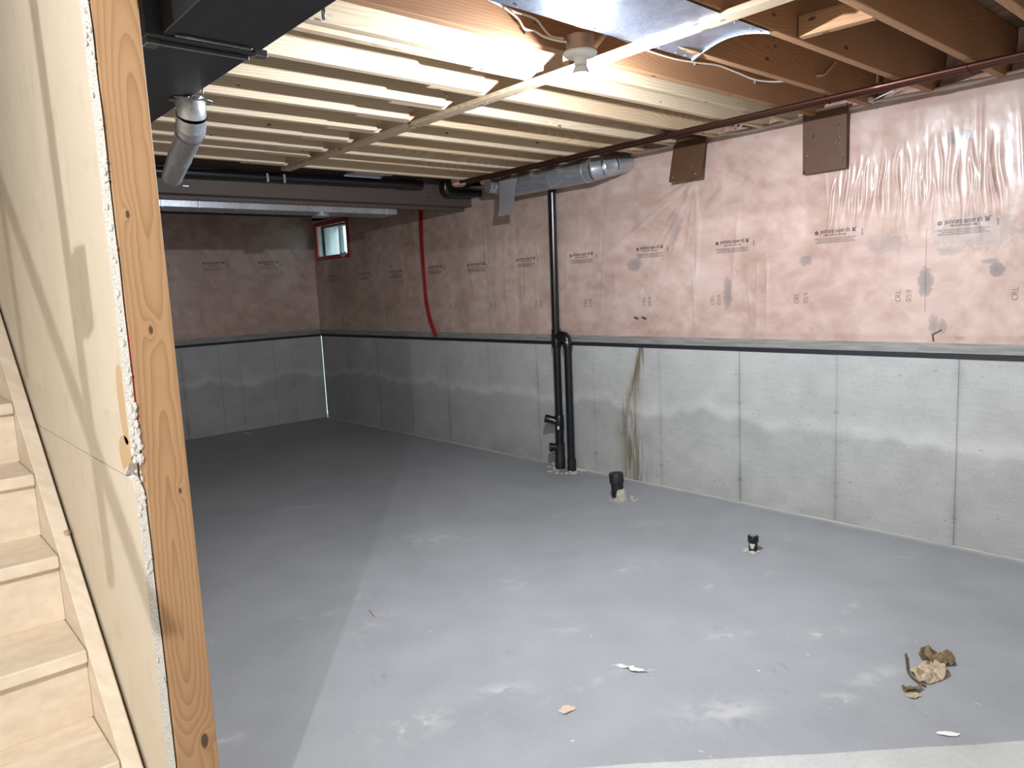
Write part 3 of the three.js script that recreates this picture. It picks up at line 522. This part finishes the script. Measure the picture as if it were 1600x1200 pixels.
// ---------------------------------------------------------------- ducts
{
  const t = thing('trunk_duct', 'large dark metal trunk duct running along the ceiling beside the stud', 'duct', [0.7, 2.03, 2.2]);
  const duct = (x0, x1, y0, y1, d0, d1) => uvBy(bx(x0, x1, y0, y1, d0, d1, 0.004), (x, y, d, nx, ny) => (ny > 0.6 ? [x * 2, d * 2] : [d * 2, y * 2]));
  part('duct_section', duct(0.6, 0.829, 2.03, 2.262, -0.5, 1.826), M.duct, t);
  part('duct_section', duct(0.572, 0.829, 2.03, 2.262, 1.846, 4.85), M.duct, t);
  part('joint_flange', bx(0.566, 0.834, 2.024, 2.262, 1.826, 1.846, 0.004), M.duct, t);
  part('drive_cleat', bx(0.6, 0.82, 2.018, 2.03, 1.868, 1.876, 0.003), M.ductSeam, t); part('drive_cleat', bx(0.62, 0.8, 2.0215, 2.03, 1.8, 1.808, 0.003), M.ductSeam, t);
  part('corner_clip', bx(0.815, 0.845, 2.016, 2.034, 1.815, 1.84, 0.003), M.ductSeam, t); part('corner_clip', bx(0.575, 0.605, 2.016, 2.03, 1.86, 1.9, 0.003), M.ductSeam, t);
  for (const d of [1.5, 2.24]) part('hanger_bracket', new THREE.TorusGeometry(0.012, 0.003, 6, 14).rotateY(1.2).translate(0.832, 2.026, -d), M.ductSeam, t);
}
{
  const trunk = scene.getObjectByName('trunk_duct');
  const C = [0.838, 2.36];
  const el = dense([[C[0], 2.034, C[1]], [C[0], 2.012, C[1]], [C[0] + 0.001, 1.99, C[1] + 0.006], [C[0] + 0.01, 1.968, C[1] + 0.045], [C[0] + 0.025, 1.957, C[1] + 0.1]], 0.006);
  const t = part('takeoff_pipe', sweep(el.slice(0, 9), 0.042, 28), M.galv, trunk, 'round silver takeoff pipe with an elbow hanging under the trunk duct');
  const er = el.slice(8); part('elbow', sweep(er, er.map((_, i) => (i % 6 === 0 ? 0.0445 : i % 6 === 1 ? 0.043 : 0.042)), 28), M.galv, t);
  const [pp, pr] = stepped([C[0] + 0.022, 1.958, C[1] + 0.09], [1.075, 1.957, 3.33], [[0, 0.0435], [0.02, 0.0435], [0.025, 0.041], [0.5, 0.041], [0.503, 0.0425], [0.512, 0.0425], [0.515, 0.041], [0.985, 0.041], [1, 0.0425]]);
  part('straight_pipe', sweep(pp, pr, 28), M.galv, t);
  for (let i = 0; i < 12; i++) { const a = (i / 12) * Math.PI * 2; part('crimp_tab', bx(-0.008, 0.008, 0, 0.004, -0.012, 0.012, 0.0015).rotateY(a).translate(C[0] + Math.sin(a) * 0.05, 2.0255 - (i % 2) * 0.003, -C[1] - Math.cos(a) * 0.05), M.ductSeam, t); }
  part('end_tab', bx(1.11, 1.135, 1.915, 1.92, 3.32, 3.33, 0.001), M.ductSeam, t);
}
{ // flat duct tucked behind the beam
  const t = thing('flat_duct', 'long flat galvanized duct tucked just behind and below the dark beam', 'duct', [1.9, 2.05, 5.25]);
  const xs = [0.45, 1.575, 1.81, 2.06, 2.44, 2.75, 3.03, 3.285, 3.385];
  for (let i = 0; i < xs.length - 1; i++) part('duct_section', uvBy(bx(xs[i] + 0.003, xs[i + 1] - 0.003, 2.053, 2.099, 5.142, 5.4, 0.003), (x, y, d) => [x * 2, (y + d) * 2]), M.galv, t);
  for (const x of xs.slice(1, -1)) part('seam_cleat', bx(x - 0.004, x + 0.004, 2.05, 2.102, 5.1375, 5.4, 0.001), M.galv, t);
  part('boot', sweep([[2.77, 2.056, 5.27], [2.77, 2.035, 5.27], [2.77, 2.028, 5.27]], [0.065, 0.065, 0.069], 24, false, true), M.galv, t);
  for (const x of [0.9, 2.2, 3.1]) part('hanger', bx(x - 0.01, x + 0.01, 2.099, 2.3, 5.2, 5.203, 0), M.galv, t);
}
{ // round duct along the right wall
  const t = thing('wall_duct', 'round silver duct running under the joists along the insulated right wall', 'duct pipe', [3.88, 2.19, 3.9]);
  const [pp, pr] = stepped([3.87, 2.19, 4.36], [3.87, 2.19, 3.5], [[0, 0.078], [0.01, 0.0795], [0.03, 0.0795], [0.04, 0.078], [0.6, 0.078], [0.605, 0.079], [0.62, 0.079], [0.625, 0.078], [1, 0.078]]);
  part('straight_pipe', sweep(pp, pr, 32), M.galv, t);
  const joints = [[3.87, 2.19, 3.5], [3.874, 2.192, 3.44], [3.9, 2.2, 3.375], [3.955, 2.212, 3.325], [4.04, 2.225, 3.3]];
  for (let k = 0; k < 4; k++) { const [q, r] = stepped(joints[k], joints[k + 1], [[-0.12, 0.0785], [0, 0.081], [0.06, 0.081], [0.1, 0.0785], [1.1, 0.078]]); part('elbow_gore', sweep(q, r.map((v) => v * (1 - 0.05 * k)), 32), M.galv, t); }
  const e2 = dense([[3.87, 2.19, 4.36], [3.87, 2.2, 4.42], [3.83, 2.212, 4.45], [3.78, 2.214, 4.46]], 0.016);
  part('elbow', sweep(e2, e2.map((_, i) => (i % 4 === 0 ? 0.057 : 0.054)), 28, false, true), M.galv, t);
}
{
  const t = thing('hanging_flap', 'grey translucent plastic flap hanging beside the silver wall duct', 'plastic sheet', [3.8, 1.98, 4.3]);
  const f = (o) => sheet(10, 18, (u, v) => { const d = lerp(4.296, 4.112, u) + 0.05 * (1 - v), y = lerp(1.968, 2.225, v); return [P(3.77 + o + 0.008 * Math.sin(v * 5 + u * 2), y, d), u, v]; });
  part('sheet', f(0), M.greySheet, t);
}
{ // return-air pan nailed under the joists
  const t = thing('sheet_metal_pan', 'galvanized sheet metal pan nailed under the joist bay by the bulb', 'metal sheet', [1.6, 2.26, 1.55]);
  const g = (o) => sheet(60, 16, (u, v) => { const x = lerp(0.9, 2.5, u), d = lerp(1.386, 1.728, v); const curl = smooth(2.2, 2.5, x) * Math.sin(v * Math.PI) * 0.035; return [P(x + 0.03 * v * u, 2.262 + o + curl * (1) + 0.0008 * Math.sin(x * 9 + d * 7), d), x * 3, d * 3]; });
  const pan = part('pan', g(0), M.galvPan, t);
  part('folded_edge', sweep(Array.from({ length: 17 }, (_, i) => { const v = i / 16; return [2.5 + 0.03 * v, 2.259 + Math.sin(v * Math.PI) * 0.035, lerp(1.386, 1.728, v)]; }), 0.004, 8, true, true), M.galv, pan);
  for (const x of [1.2, 1.6, 1.95, 2.3, 2.4, 2.46]) for (const d of [1.4, 1.71]) part('nail_head', new THREE.CylinderGeometry(0.004, 0.004, 0.003, 8).translate(x, 2.2595, -d), M.nail, pan);
}
{
  const t = thing('grey_conduit', 'grey pipe high in the dark joist bay at upper right', 'pipe', [3.2, 2.44, 1.24]);
  part('pipe', sweep(dense([[2.7, 2.44, 1.26], [3.2, 2.44, 1.25], [3.9, 2.43, 1.24]], 0.1), 0.034, 18, true, true), M.galv, t);
}
{ // boot in the joist bay above the drain pipe
  const t = thing('floor_boot', 'small silver sheet metal boot above the black drain pipe by the strap', 'duct boot', [2.86, 2.27, 4.72]);
  part('boot_box', uvBy(bx(2.74, 3.03, 2.278, 2.352, 4.66, 4.8, 0.003), (x, y, d) => [x * 2, (y + d) * 2]), M.galv, t);
  part('boot_lip', mergeGeometries([bx(2.73, 3.04, 2.268, 2.278, 4.65, 4.66, 0.001), bx(2.73, 3.04, 2.268, 2.278, 4.8, 4.81, 0.001)]), M.galv, t);
}

// ---------------------------------------------------------------- plumbing
{
  const t = thing('drain_pipe', 'long glossy black drain pipe along the front of the dark beam', 'pipe', [2, 2.245, 4.93]);
  const [pp, pr] = stepped([0.3, 2.226, 4.93], [3.49, 2.262, 4.93], [[0, 0.031], [0.93, 0.031], [0.932, 0.037], [0.985, 0.037], [0.987, 0.034], [1, 0.034]]);
  part('pipe', sweep(pp, pr, 22, true, true), M.abs, t);
  for (const x of [2.2, 2.32]) part('pipe_strap', bx(x - 0.008, x + 0.008, 2.21, 2.2685, 4.892, 4.896, 0.001), M.nail, t);
}
{
  const t = thing('drain_elbow', 'black drain elbow and short pipe turning into the insulated wall at the beam end', 'pipe', [3.8, 2.2, 4.92]);
  const el = dense([[3.7, 2.3, 4.9], [3.7, 2.24, 4.9], [3.72, 2.215, 4.9], [3.78, 2.21, 4.9], [3.98, 2.215, 4.88], [4.04, 2.22, 4.87]], 0.015);
  part('elbow', sweep(el, el.map((_, i) => (i < 8 ? 0.036 : i < 10 ? 0.034 : 0.03)), 22, true, true), M.abs, t);
}
for (const [i, b, lab] of [[0, [3.78, 2.3, 4.82], 'pink tuft of loose insulation stuffed above the black elbow'], [1, [3.98, 2.3, 4.72], 'smaller pink tuft of insulation near the wall above the elbow']]) {
  const t = thing('insulation_tuft', lab, 'insulation', [b[0], b[1] - 0.04, b[2]]);
  const g = new THREE.IcosahedronGeometry(0.055 - i * 0.01, 3), p = g.attributes.position; for (let k = 0; k < p.count; k++) { const s = 0.7 + 0.6 * fbm(p.getX(k) * 30 + 9 * i, p.getY(k) * 30 + p.getZ(k) * 20, 3); p.setXYZ(k, p.getX(k) * s * 1.2, p.getY(k) * s * 0.9, p.getZ(k) * s); } g.computeVertexNormals(); g.translate(b[0], b[1], -b[2]);
  part('fibre', g, std({ color: srgb(222, 178, 160), roughness: 0.95 }), t);
}
{
  const cl = (x, d) => new THREE.TorusGeometry(0.014, 0.002, 6, 16).translate(x, 2.245, -d);
  for (const [x, lab, dEnd] of [[3.585, 'outer copper water pipe strung under the joists along the right wall', 4.55], [3.622, 'inner copper water pipe next to the wall, parallel to the outer one', 4.5]]) {
    const t = thing('copper_pipe', lab, 'pipe', [x, 2.24, 2]);
    const off = x > 3.6 ? -0.006 : 0, [pp, pr] = stepped([x, 2.247 + off, 0.1], [x, 2.243 + off, dEnd], [[0, 0.0125], [0.3, 0.0125], [0.302, 0.0142], [0.312, 0.0142], [0.314, 0.0125], [0.55, 0.0125], [0.552, 0.0142], [0.562, 0.0142], [0.564, 0.0125], [1, 0.0125]]);
    part('pipe', sweep(pp, pr, 16, true, true), M.copper, t);
    for (const d of [1.1, 1.7, 2.6, 3.49]) part('pipe_clip', cl(x, d).translate(0, off, 0), M.copper, t);
  }
  const t = thing('copper_riser', 'short vertical copper pipe rising into the joist bay at upper right', 'pipe', [3.585, 2.26, 1.46]);
  part('pipe', sweep([[3.585, 2.262, 1.46], [3.585, 2.5, 1.46]], 0.0115, 14), M.copper, t);
  part('fitting', sweep([[3.585, 2.262, 1.46], [3.585, 2.3, 1.46]], 0.014, 14, true, true), M.copper, t);
}
{ // stack against the wall
  const t = thing('drain_stack', 'tall black drain stack with branch fittings standing against the wall', 'pipe', [3.985, 0, 3.98]);
  const X = 3.985;
  part('pipe', sweep([[X, 1.09, 3.98], [X, 2.2, 3.966]], 0.0285, 22, true, true), M.abs, t);
  const wye = part('wye_fitting', sweep([[X, 0.95, 3.98], [X, 0.955, 3.98], [X, 1.0, 3.98], [X, 1.02, 3.98], [X, 1.09, 3.98], [X, 1.092, 3.98]], [0.034, 0.036, 0.036, 0.034, 0.036, 0.034], 22, true, true), M.abs, t);
  const arm = dense([[X, 1.03, 3.98], [X, 1.045, 3.93], [X, 1.035, 3.88], [X, 0.99, 3.864], [X, 0.95, 3.862]], 0.012);
  part('wye_arm', sweep(arm, arm.map((_, i) => (i > arm.length - 5 ? 0.036 : 0.032)), 20, true, true), M.abs, t);
  part('pipe', sweep([[X, 0.42, 3.982], [X, 0.96, 3.98]], 0.0285, 22), M.abs, t);
  part('branch_pipe', sweep([[X, 0.07, 3.866], [X, 0.96, 3.862]], 0.0285, 22), M.abs, t);
  part('branch_foot', sweep([[X, 0.0, 3.866], [X, 0.082, 3.866], [X, 0.085, 3.866], [X, 0.1, 3.866]], [0.034, 0.034, 0.031, 0.031], 22, true, true), M.absMatt, t);
  part('tee_fitting', sweep([[X, 0.3, 3.984], [X, 0.305, 3.984], [X, 0.42, 3.984], [X, 0.425, 3.984]], [0.033, 0.036, 0.036, 0.033], 22, true, true), M.abs, t);
  part('stub_arm', sweep([[X, 0.37, 3.985], [X - 0.04, 0.39, 4.04], [X - 0.045, 0.392, 4.05], [X - 0.06, 0.398, 4.075]], [0.03, 0.03, 0.033, 0.033], 20, true, true), M.abs, t);
  part('base_pipe', sweep([[X, 0.2, 3.986], [X, 0.3, 3.984]], 0.032, 22), M.abs, t);
  const tee = part('cleanout_tee', sweep([[X, 0.0, 3.99], [X, 0.08, 3.99], [X, 0.085, 3.99], [X, 0.2, 3.986], [X, 0.203, 3.986]], [0.04, 0.04, 0.038, 0.038, 0.034], 22, true, true), M.absMatt, t);
  part('cleanout_cap', sweep([[X, 0.17, 3.987], [X - 0.045, 0.172, 4.02], [X - 0.046, 0.172, 4.021], [X - 0.066, 0.173, 4.036]], [0.03, 0.03, 0.036, 0.036], 20, true, true), M.abs, tee);
  part('label_sticker', bx(X - 0.031, X - 0.0285, 0.98, 1.0, 3.845, 3.86, 0.0008), M.paperWhite, wye); part('label_sticker', bx(X - 0.039, X - 0.036, 0.318, 0.345, 3.95, 3.968, 0.0008), M.paperWhite, tee);
  const rub = []; for (let i = 0; i < 46; i++) { const g = new THREE.IcosahedronGeometry(rr(0.006, 0.018), 0); g.scale(rr(0.8, 1.7), rr(0.3, 0.6), rr(0.8, 1.7)); g.rotateY(rr(0, 6)); const a = rr(0, 6.28), q = rr(0.05, 0.13); g.translate(Math.min(4.04, X - 0.02 + Math.cos(a) * q), 0.004, -(3.93 + Math.sin(a) * q * 1.4)); rub.push(g); }
  const rb = thing('broken_concrete', 'pale broken concrete crumbs around the feet of the black drain stack', 'rubble', [X, 0, 3.93]); rb.userData.kind = 'stuff';
  const m = part('crumbs', mergeGeometries(rub), M.rubble, rb); m.userData.kind = 'stuff';
}
{
  const t = thing('capped_stub', 'larger capped black pipe stub leaning out of the floor near the wall', 'pipe stub', [3.62, 0, 3.1]);
  const a = [3.622, 0.02, 3.098], b = [3.616, 0.178, 3.106], at = (f) => a.map((v, i) => lerp(v, b[i], f));
  part('pipe', sweep([at(0), at(0.62), at(0.625), at(0.7)], [0.041, 0.041, 0.043, 0.043], 26, true, true), M.absMatt, t);
  part('cap', sweep([at(0.6), at(0.61), at(0.97), at(1)], [0.045, 0.048, 0.048, 0.0455], 28, true, true), M.absMatt, t);
  const g = new THREE.CylinderGeometry(0.043, 0.05, 0.07, 18, 5, true, 2.1, 4.4), p = g.attributes.position; for (let k = 0; k < p.count; k++) { const y = p.getY(k), x = p.getX(k), z = p.getZ(k), n = noise(x * 60 + 3, z * 60 + y * 40); p.setXYZ(k, x * (1 + 0.12 * n), y > 0.03 ? y - 0.03 * n + (x < 0 ? 0.02 : -0.014) : y, z * (1 + 0.12 * n)); } g.computeVertexNormals(); g.translate(3.632, 0.034, -3.09);
  part('concrete_collar', g, std({ map: M.rubble.map, color: 0xe2ded4, roughness: 0.95, side: THREE.DoubleSide }), t, 'pale concrete collar broken around the stub');
  const rub = []; for (let i = 0; i < 22; i++) { const q = new THREE.IcosahedronGeometry(rr(0.004, 0.011), 0); q.scale(1.4, 0.5, 1.2); q.rotateY(rr(0, 6)); const an = rr(0, 6.28), r = rr(0.055, 0.1); q.translate(3.64 + Math.cos(an) * r, 0.003, -(3.08 + Math.sin(an) * r)); rub.push(q); }
  const m = part('crumbs', mergeGeometries(rub), M.rubble, t); m.userData.kind = 'stuff';
}
{
  const t = thing('small_stub', 'small black pipe stub with a shiny cap standing in the painted floor', 'pipe stub', [3.355, 0, 1.96]);
  part('pipe', sweep([[3.355, 0, 1.96], [3.355, 0.052, 1.96]], 0.0225, 24, true, true), M.abs, t);
  const cap = part('cap', sweep([[3.355, 0.047, 1.96], [3.355, 0.049, 1.96], [3.355, 0.078, 1.96], [3.355, 0.081, 1.96]], [0.026, 0.0275, 0.0275, 0.0255], 26, true, true), M.abs, t);
  part('cap_insert', new THREE.CylinderGeometry(0.018, 0.018, 0.004, 24).translate(3.355, 0.0815, -1.96), std({ color: srgb(150, 148, 140), metalness: 0.3, roughness: 0.35 }), cap);
  const lab = sheet(14, 6, (u, v) => { const a = lerp(2.7, 4.2, u); return [P(3.355 + Math.cos(a) * 0.0229, lerp(0.016, 0.043, v), 1.96 + Math.sin(a) * 0.0229), u, v]; }, (u, v) => Math.abs(u - 0.5) < 0.18 + 0.3 * v);
  part('label_sticker', lab, std({ color: srgb(196, 192, 180), roughness: 0.6, side: THREE.DoubleSide }), t);
  const rub = []; for (let i = 0; i < 16; i++) { const q = new THREE.IcosahedronGeometry(rr(0.004, 0.012), 0); q.scale(1.6, 0.4, 1.3); q.rotateY(rr(0, 6)); const an = rr(1.6, 5), r = rr(0.028, 0.055); q.translate(3.355 + Math.cos(an) * r, 0.003, -(1.96 + Math.sin(an) * r)); rub.push(q); }
  const m = part('crumbs', mergeGeometries(rub), M.rubble, t); m.userData.kind = 'stuff';
}

// ---------------------------------------------------------------- boards, tape and cables on the wall and joists
{
  const t = thing('wood_board', 'dark brown board leaning out from the pink wall, the smaller left one', 'board', [4.0, 2.04, 2.8]);
  const g = new RoundedBoxGeometry(0.014, 0.285, 0.235, 1, 0.002); woodUV(g, 'y', 0.6, 0.26); g.rotateZ(-0.26); g.translate(3.995, 2.175, -2.77); const panel = part('panel', g, M.darkBoard, t);
  part('top_cleat', bx(3.86, 4.03, 2.298, 2.316, 2.62, 2.86, 0.002), M.darkBoard, t);
  for (const [y, d] of [[2.062, 2.86], [2.062, 2.69]]) part('screw_head', new THREE.SphereGeometry(0.005, 10, 8).translate(3.959, y, -d), M.nail, panel);
}
{
  const t = thing('wood_board', 'brown board flat on the pink wall, the larger right one with visible grain', 'board', [4.02, 1.96, 1.915]);
  const panel = part('panel', woodUV(bx(4.012, 4.03, 1.965, 2.3, 1.79, 2.032, 0.002), 'y', 0.6, 0.26), M.darkBoard, t);
  for (const [y, d] of [[2.08, 2.0], [2.062, 2.004], [2.105, 1.845], [2.13, 1.825]]) part('screw_head', new THREE.SphereGeometry(0.005, 10, 8).translate(4.011, y, -d), M.nail, panel);
}
{
  const t = thing('red_tape_strip', 'wavy red tape strip running down the insulated wall near the corner', 'tape', [4.03, 1.0, 5.73]);
  const c = [[2.2, 5.734], [1.95, 5.748], [1.755, 5.751], [1.55, 5.745], [1.336, 5.734], [1.16, 5.69], [1.0, 5.61]].map(([y, d]) => new THREE.Vector3(0, y, d)), cv = new THREE.CatmullRomCurve3(c);
  const f = sheet(4, 70, (u, v) => { const q = cv.getPoint(v); return [P(4.034 - 0.006 * Math.sin(v * 17) * Math.sin(u * 3.1) - 0.004, q.y, q.z + (u - 0.5) * 0.055 * (0.85 + 0.3 * noise(v * 9, 2))), u, v]; });
  const m2 = M.redTape.clone(); m2.side = THREE.DoubleSide; part('tape', f, m2, t);
}
function cableThing(label, pts, r, staples = [], mat = M.cable) {
  const t = thing('electrical_cable', label, 'cable', pts[0]); part('sheath', sweep(dense(pts, 0.012), r, 10, true, true), mat, t);
  for (const [x, y, d] of staples) part('staple', bx(x - 0.003, x + 0.003, y - 0.012, y + 0.012, d - 0.008, d, 0.001), M.nail, t); return t;
}
cableThing('white cable stapled to the orange joist and hooked into the bulb box, upper strand', [[1.2, 2.42, 1.949], [1.55, 2.4, 1.949], [1.72, 2.37, 1.949], [1.805, 2.358, 1.949], [1.915, 2.351, 1.949], [1.945, 2.325, 1.945], [1.965, 2.3, 1.93], [1.99, 2.285, 1.89]], 0.0045, [[1.6, 2.392, 1.957], [1.915, 2.351, 1.957]]);
cableThing('white cable looping below the first one into the bulb box, lower strand', [[1.76, 2.36, 1.944], [1.82, 2.335, 1.943], [1.85, 2.308, 1.945], [1.9, 2.312, 1.949], [1.94, 2.297, 1.94], [1.97, 2.28, 1.905], [1.995, 2.272, 1.88]], 0.0045, [[1.862, 2.306, 1.957]]);
cableThing('white cable drooping along the orange joist right of the strap', [[2.35, 2.372, 1.95], [2.54, 2.355, 1.95], [2.72, 2.352, 1.95], [2.88, 2.361, 1.95], [3.05, 2.376, 1.95], [3.2, 2.37, 1.95], [3.38, 2.356, 1.94], [3.53, 2.362, 1.9], [3.69, 2.385, 1.8]], 0.0042, [[2.88, 2.361, 1.957], [3.38, 2.356, 1.957]]);
cableThing('short curved end of white cable on the joist above the right board', [[3.43, 2.319, 1.668], [3.5, 2.335, 1.67], [3.56, 2.37, 1.671], [3.62, 2.41, 1.672]], 0.0035);
{
  const t = thing('plastic_tag', 'small white plastic tag tucked at the top edge of the wall by the right board', 'tag', [4.02, 2.28, 1.66]);
  part('tag', bx(4.0, 4.03, 2.277, 2.3, 1.66, 1.72, 0.003), M.whitePlastic, t);
  part('tie_strap', sweep([[4.0, 2.28, 1.66], [3.99, 2.292, 1.6], [3.99, 2.304, 1.55]], 0.003, 6, true, true), M.whitePlastic, t);
}
{
  const t = thing('white_hook', 'white plastic bracket under the joists between the two brown boards', 'bracket', [3.8, 2.24, 2.3]);
  part('bracket_loop', new THREE.TorusGeometry(0.05, 0.008, 8, 24).scale(1, 0.35, 1).rotateY(0.9).translate(3.8, 2.256, -2.3), M.whitePlastic, t);
}

// ---------------------------------------------------------------- litter on the floor
function scrap(name, label, cat, x, d, rx, rd, turn, h, mat, sd, group) {
  const t = thing(name, label, cat, [x, 0, d], group), rings = 6, seg = 26, pos = [], idx = [], uv = [];
  for (let side = 0; side < 2; side++) for (let r = 0; r <= rings; r++) for (let k = 0; k < seg; k++) {
    const a = (k / seg) * Math.PI * 2, f = r / rings, rim = 0.68 + 0.5 * noise(Math.cos(a) * 1.6 + sd, Math.sin(a) * 1.6 + sd * 2), px = Math.cos(a) * f * rim * rx, pd = Math.sin(a) * f * rim * rd;
    const y = 0.0015 + h * Math.abs(fbm(px / rx * 1.4 + sd * 3, pd / rd * 1.8 + 9, 3) - 0.42) * 2.4 * (0.5 + f * 0.5) + (side ? -0.0008 : 0.0005);
    const c = Math.cos(turn), s = Math.sin(turn); pos.push(x + px * c - pd * s, Math.max(0.0004, y), -(d + px * s + pd * c)); uv.push(px * 8, pd * 8);
  }
  const N = (rings + 1) * seg;
  for (let side = 0; side < 2; side++) for (let r = 0; r < rings; r++) for (let k = 0; k < seg; k++) { const a = side * N + r * seg + k, b = side * N + r * seg + ((k + 1) % seg), e = a + seg, f = b + seg; side ? idx.push(a, e, b, b, e, f) : idx.push(a, b, e, b, f, e); }
  for (let k = 0; k < seg; k++) { const a = rings * seg + k, b = rings * seg + ((k + 1) % seg); idx.push(a, b, a + N, b, b + N, a + N); }
  const g = new THREE.BufferGeometry(); g.setAttribute('position', new THREE.Float32BufferAttribute(pos, 3)); g.setAttribute('uv', new THREE.Float32BufferAttribute(uv, 2)); g.setIndex(idx);
  part(name === 'dry_leaf' ? 'leaf_blade' : 'scrap', toCreasedNormals(g, 0.5), mat, t); return t;
}
scrap('dry_leaf', 'large crumpled tan dry leaf lying beside a twig on the floor', 'leaf', 2.672, 0.878, 0.078, 0.064, 0.1, 0.04, M.leaf, 3.1);
scrap('dry_leaf', 'brown curled dry leaf just behind the tan leaf and twig', 'leaf', 2.798, 0.888, 0.056, 0.06, 0.4, 0.045, M.leafDark, 5.7);
scrap('dry_leaf', 'tiny brown leaf fragment in front of the twig', 'leaf', 2.52, 0.885, 0.036, 0.024, -0.5, 0.02, M.leafDark, 8.3);
scrap('dry_leaf', 'tiny pinkish leaf flake against the brown fragment in front of the twig', 'leaf', 2.492, 0.868, 0.034, 0.018, -0.7, 0.006, M.leaf, 2.3);
{
  const t = thing('twig', 'thin bent greenish-brown twig along the left side of the leaves', 'twig', [2.6, 0, 0.92]);
  part('stick', sweep(dense([[2.74, 0.012, 0.982], [2.685, 0.008, 0.958], [2.622, 0.006, 0.928], [2.588, 0.006, 0.892], [2.574, 0.004, 0.858]], 0.01), 0.0042, 8, true, true), M.twig, t);
}
{
  const t = thing('plastic_shred', 'crinkled white plastic shred lying in the middle of the floor', 'litter', [1.99, 0, 1.64]);
  const c = new THREE.CatmullRomCurve3([[1.95, 1.72], [1.972, 1.695], [1.985, 1.665], [1.985, 1.635], [2.003, 1.605], [2.035, 1.58]].map(([x, d]) => P(x, 0, d)));
  part('shred', sheet(6, 40, (u, v) => { const q = c.getPoint(v), w = 0.03 * (0.5 + noise(v * 7, 3)) * Math.sin(Math.PI * clamp(v, 0.05, 0.95)); return [new THREE.Vector3(q.x + (u - 0.5) * w, 0.001 + 0.012 * noise(v * 13, u * 3), q.z + (u - 0.5) * w * 0.8), u, v]; }), M.paperWhite, t);
}
scrap('paper_scrap', 'small square beige paper scrap near the bottom centre of the floor', 'litter', 1.63, 1.648, 0.03, 0.026, 0.3, 0.004, std({ color: srgb(206, 184, 166), roughness: 0.85, side: THREE.DoubleSide }), 4.2);
scrap('paper_scrap', 'white folded paper scrap near the edge of the paint at lower right', 'litter', 2.343, 0.713, 0.032, 0.013, -0.9, 0.006, M.paperWhite, 6.4);
scrap('paper_scrap', 'tiny white paper scrap on the far floor by the back wall', 'litter', 3.0, 7.74, 0.05, 0.02, -0.8, 0.006, M.paperWhite, 7.9);
{
  const t = thing('wood_splinter', 'short pale splinter lying on the floor left of centre', 'litter', [1.572, 0, 2.805]);
  part('splinter', bx(-0.0035, 0.0035, 0, 0.005, -0.042, 0.042, 0.001).rotateY(-0.28).translate(1.572, 0.0005, -2.805), M.leaf, t);
}

scene.traverse((o) => { if (o.isMesh || o.isLight) { o.castShadow = true; o.receiveShadow = true; } });
renderer.render(scene, camera);
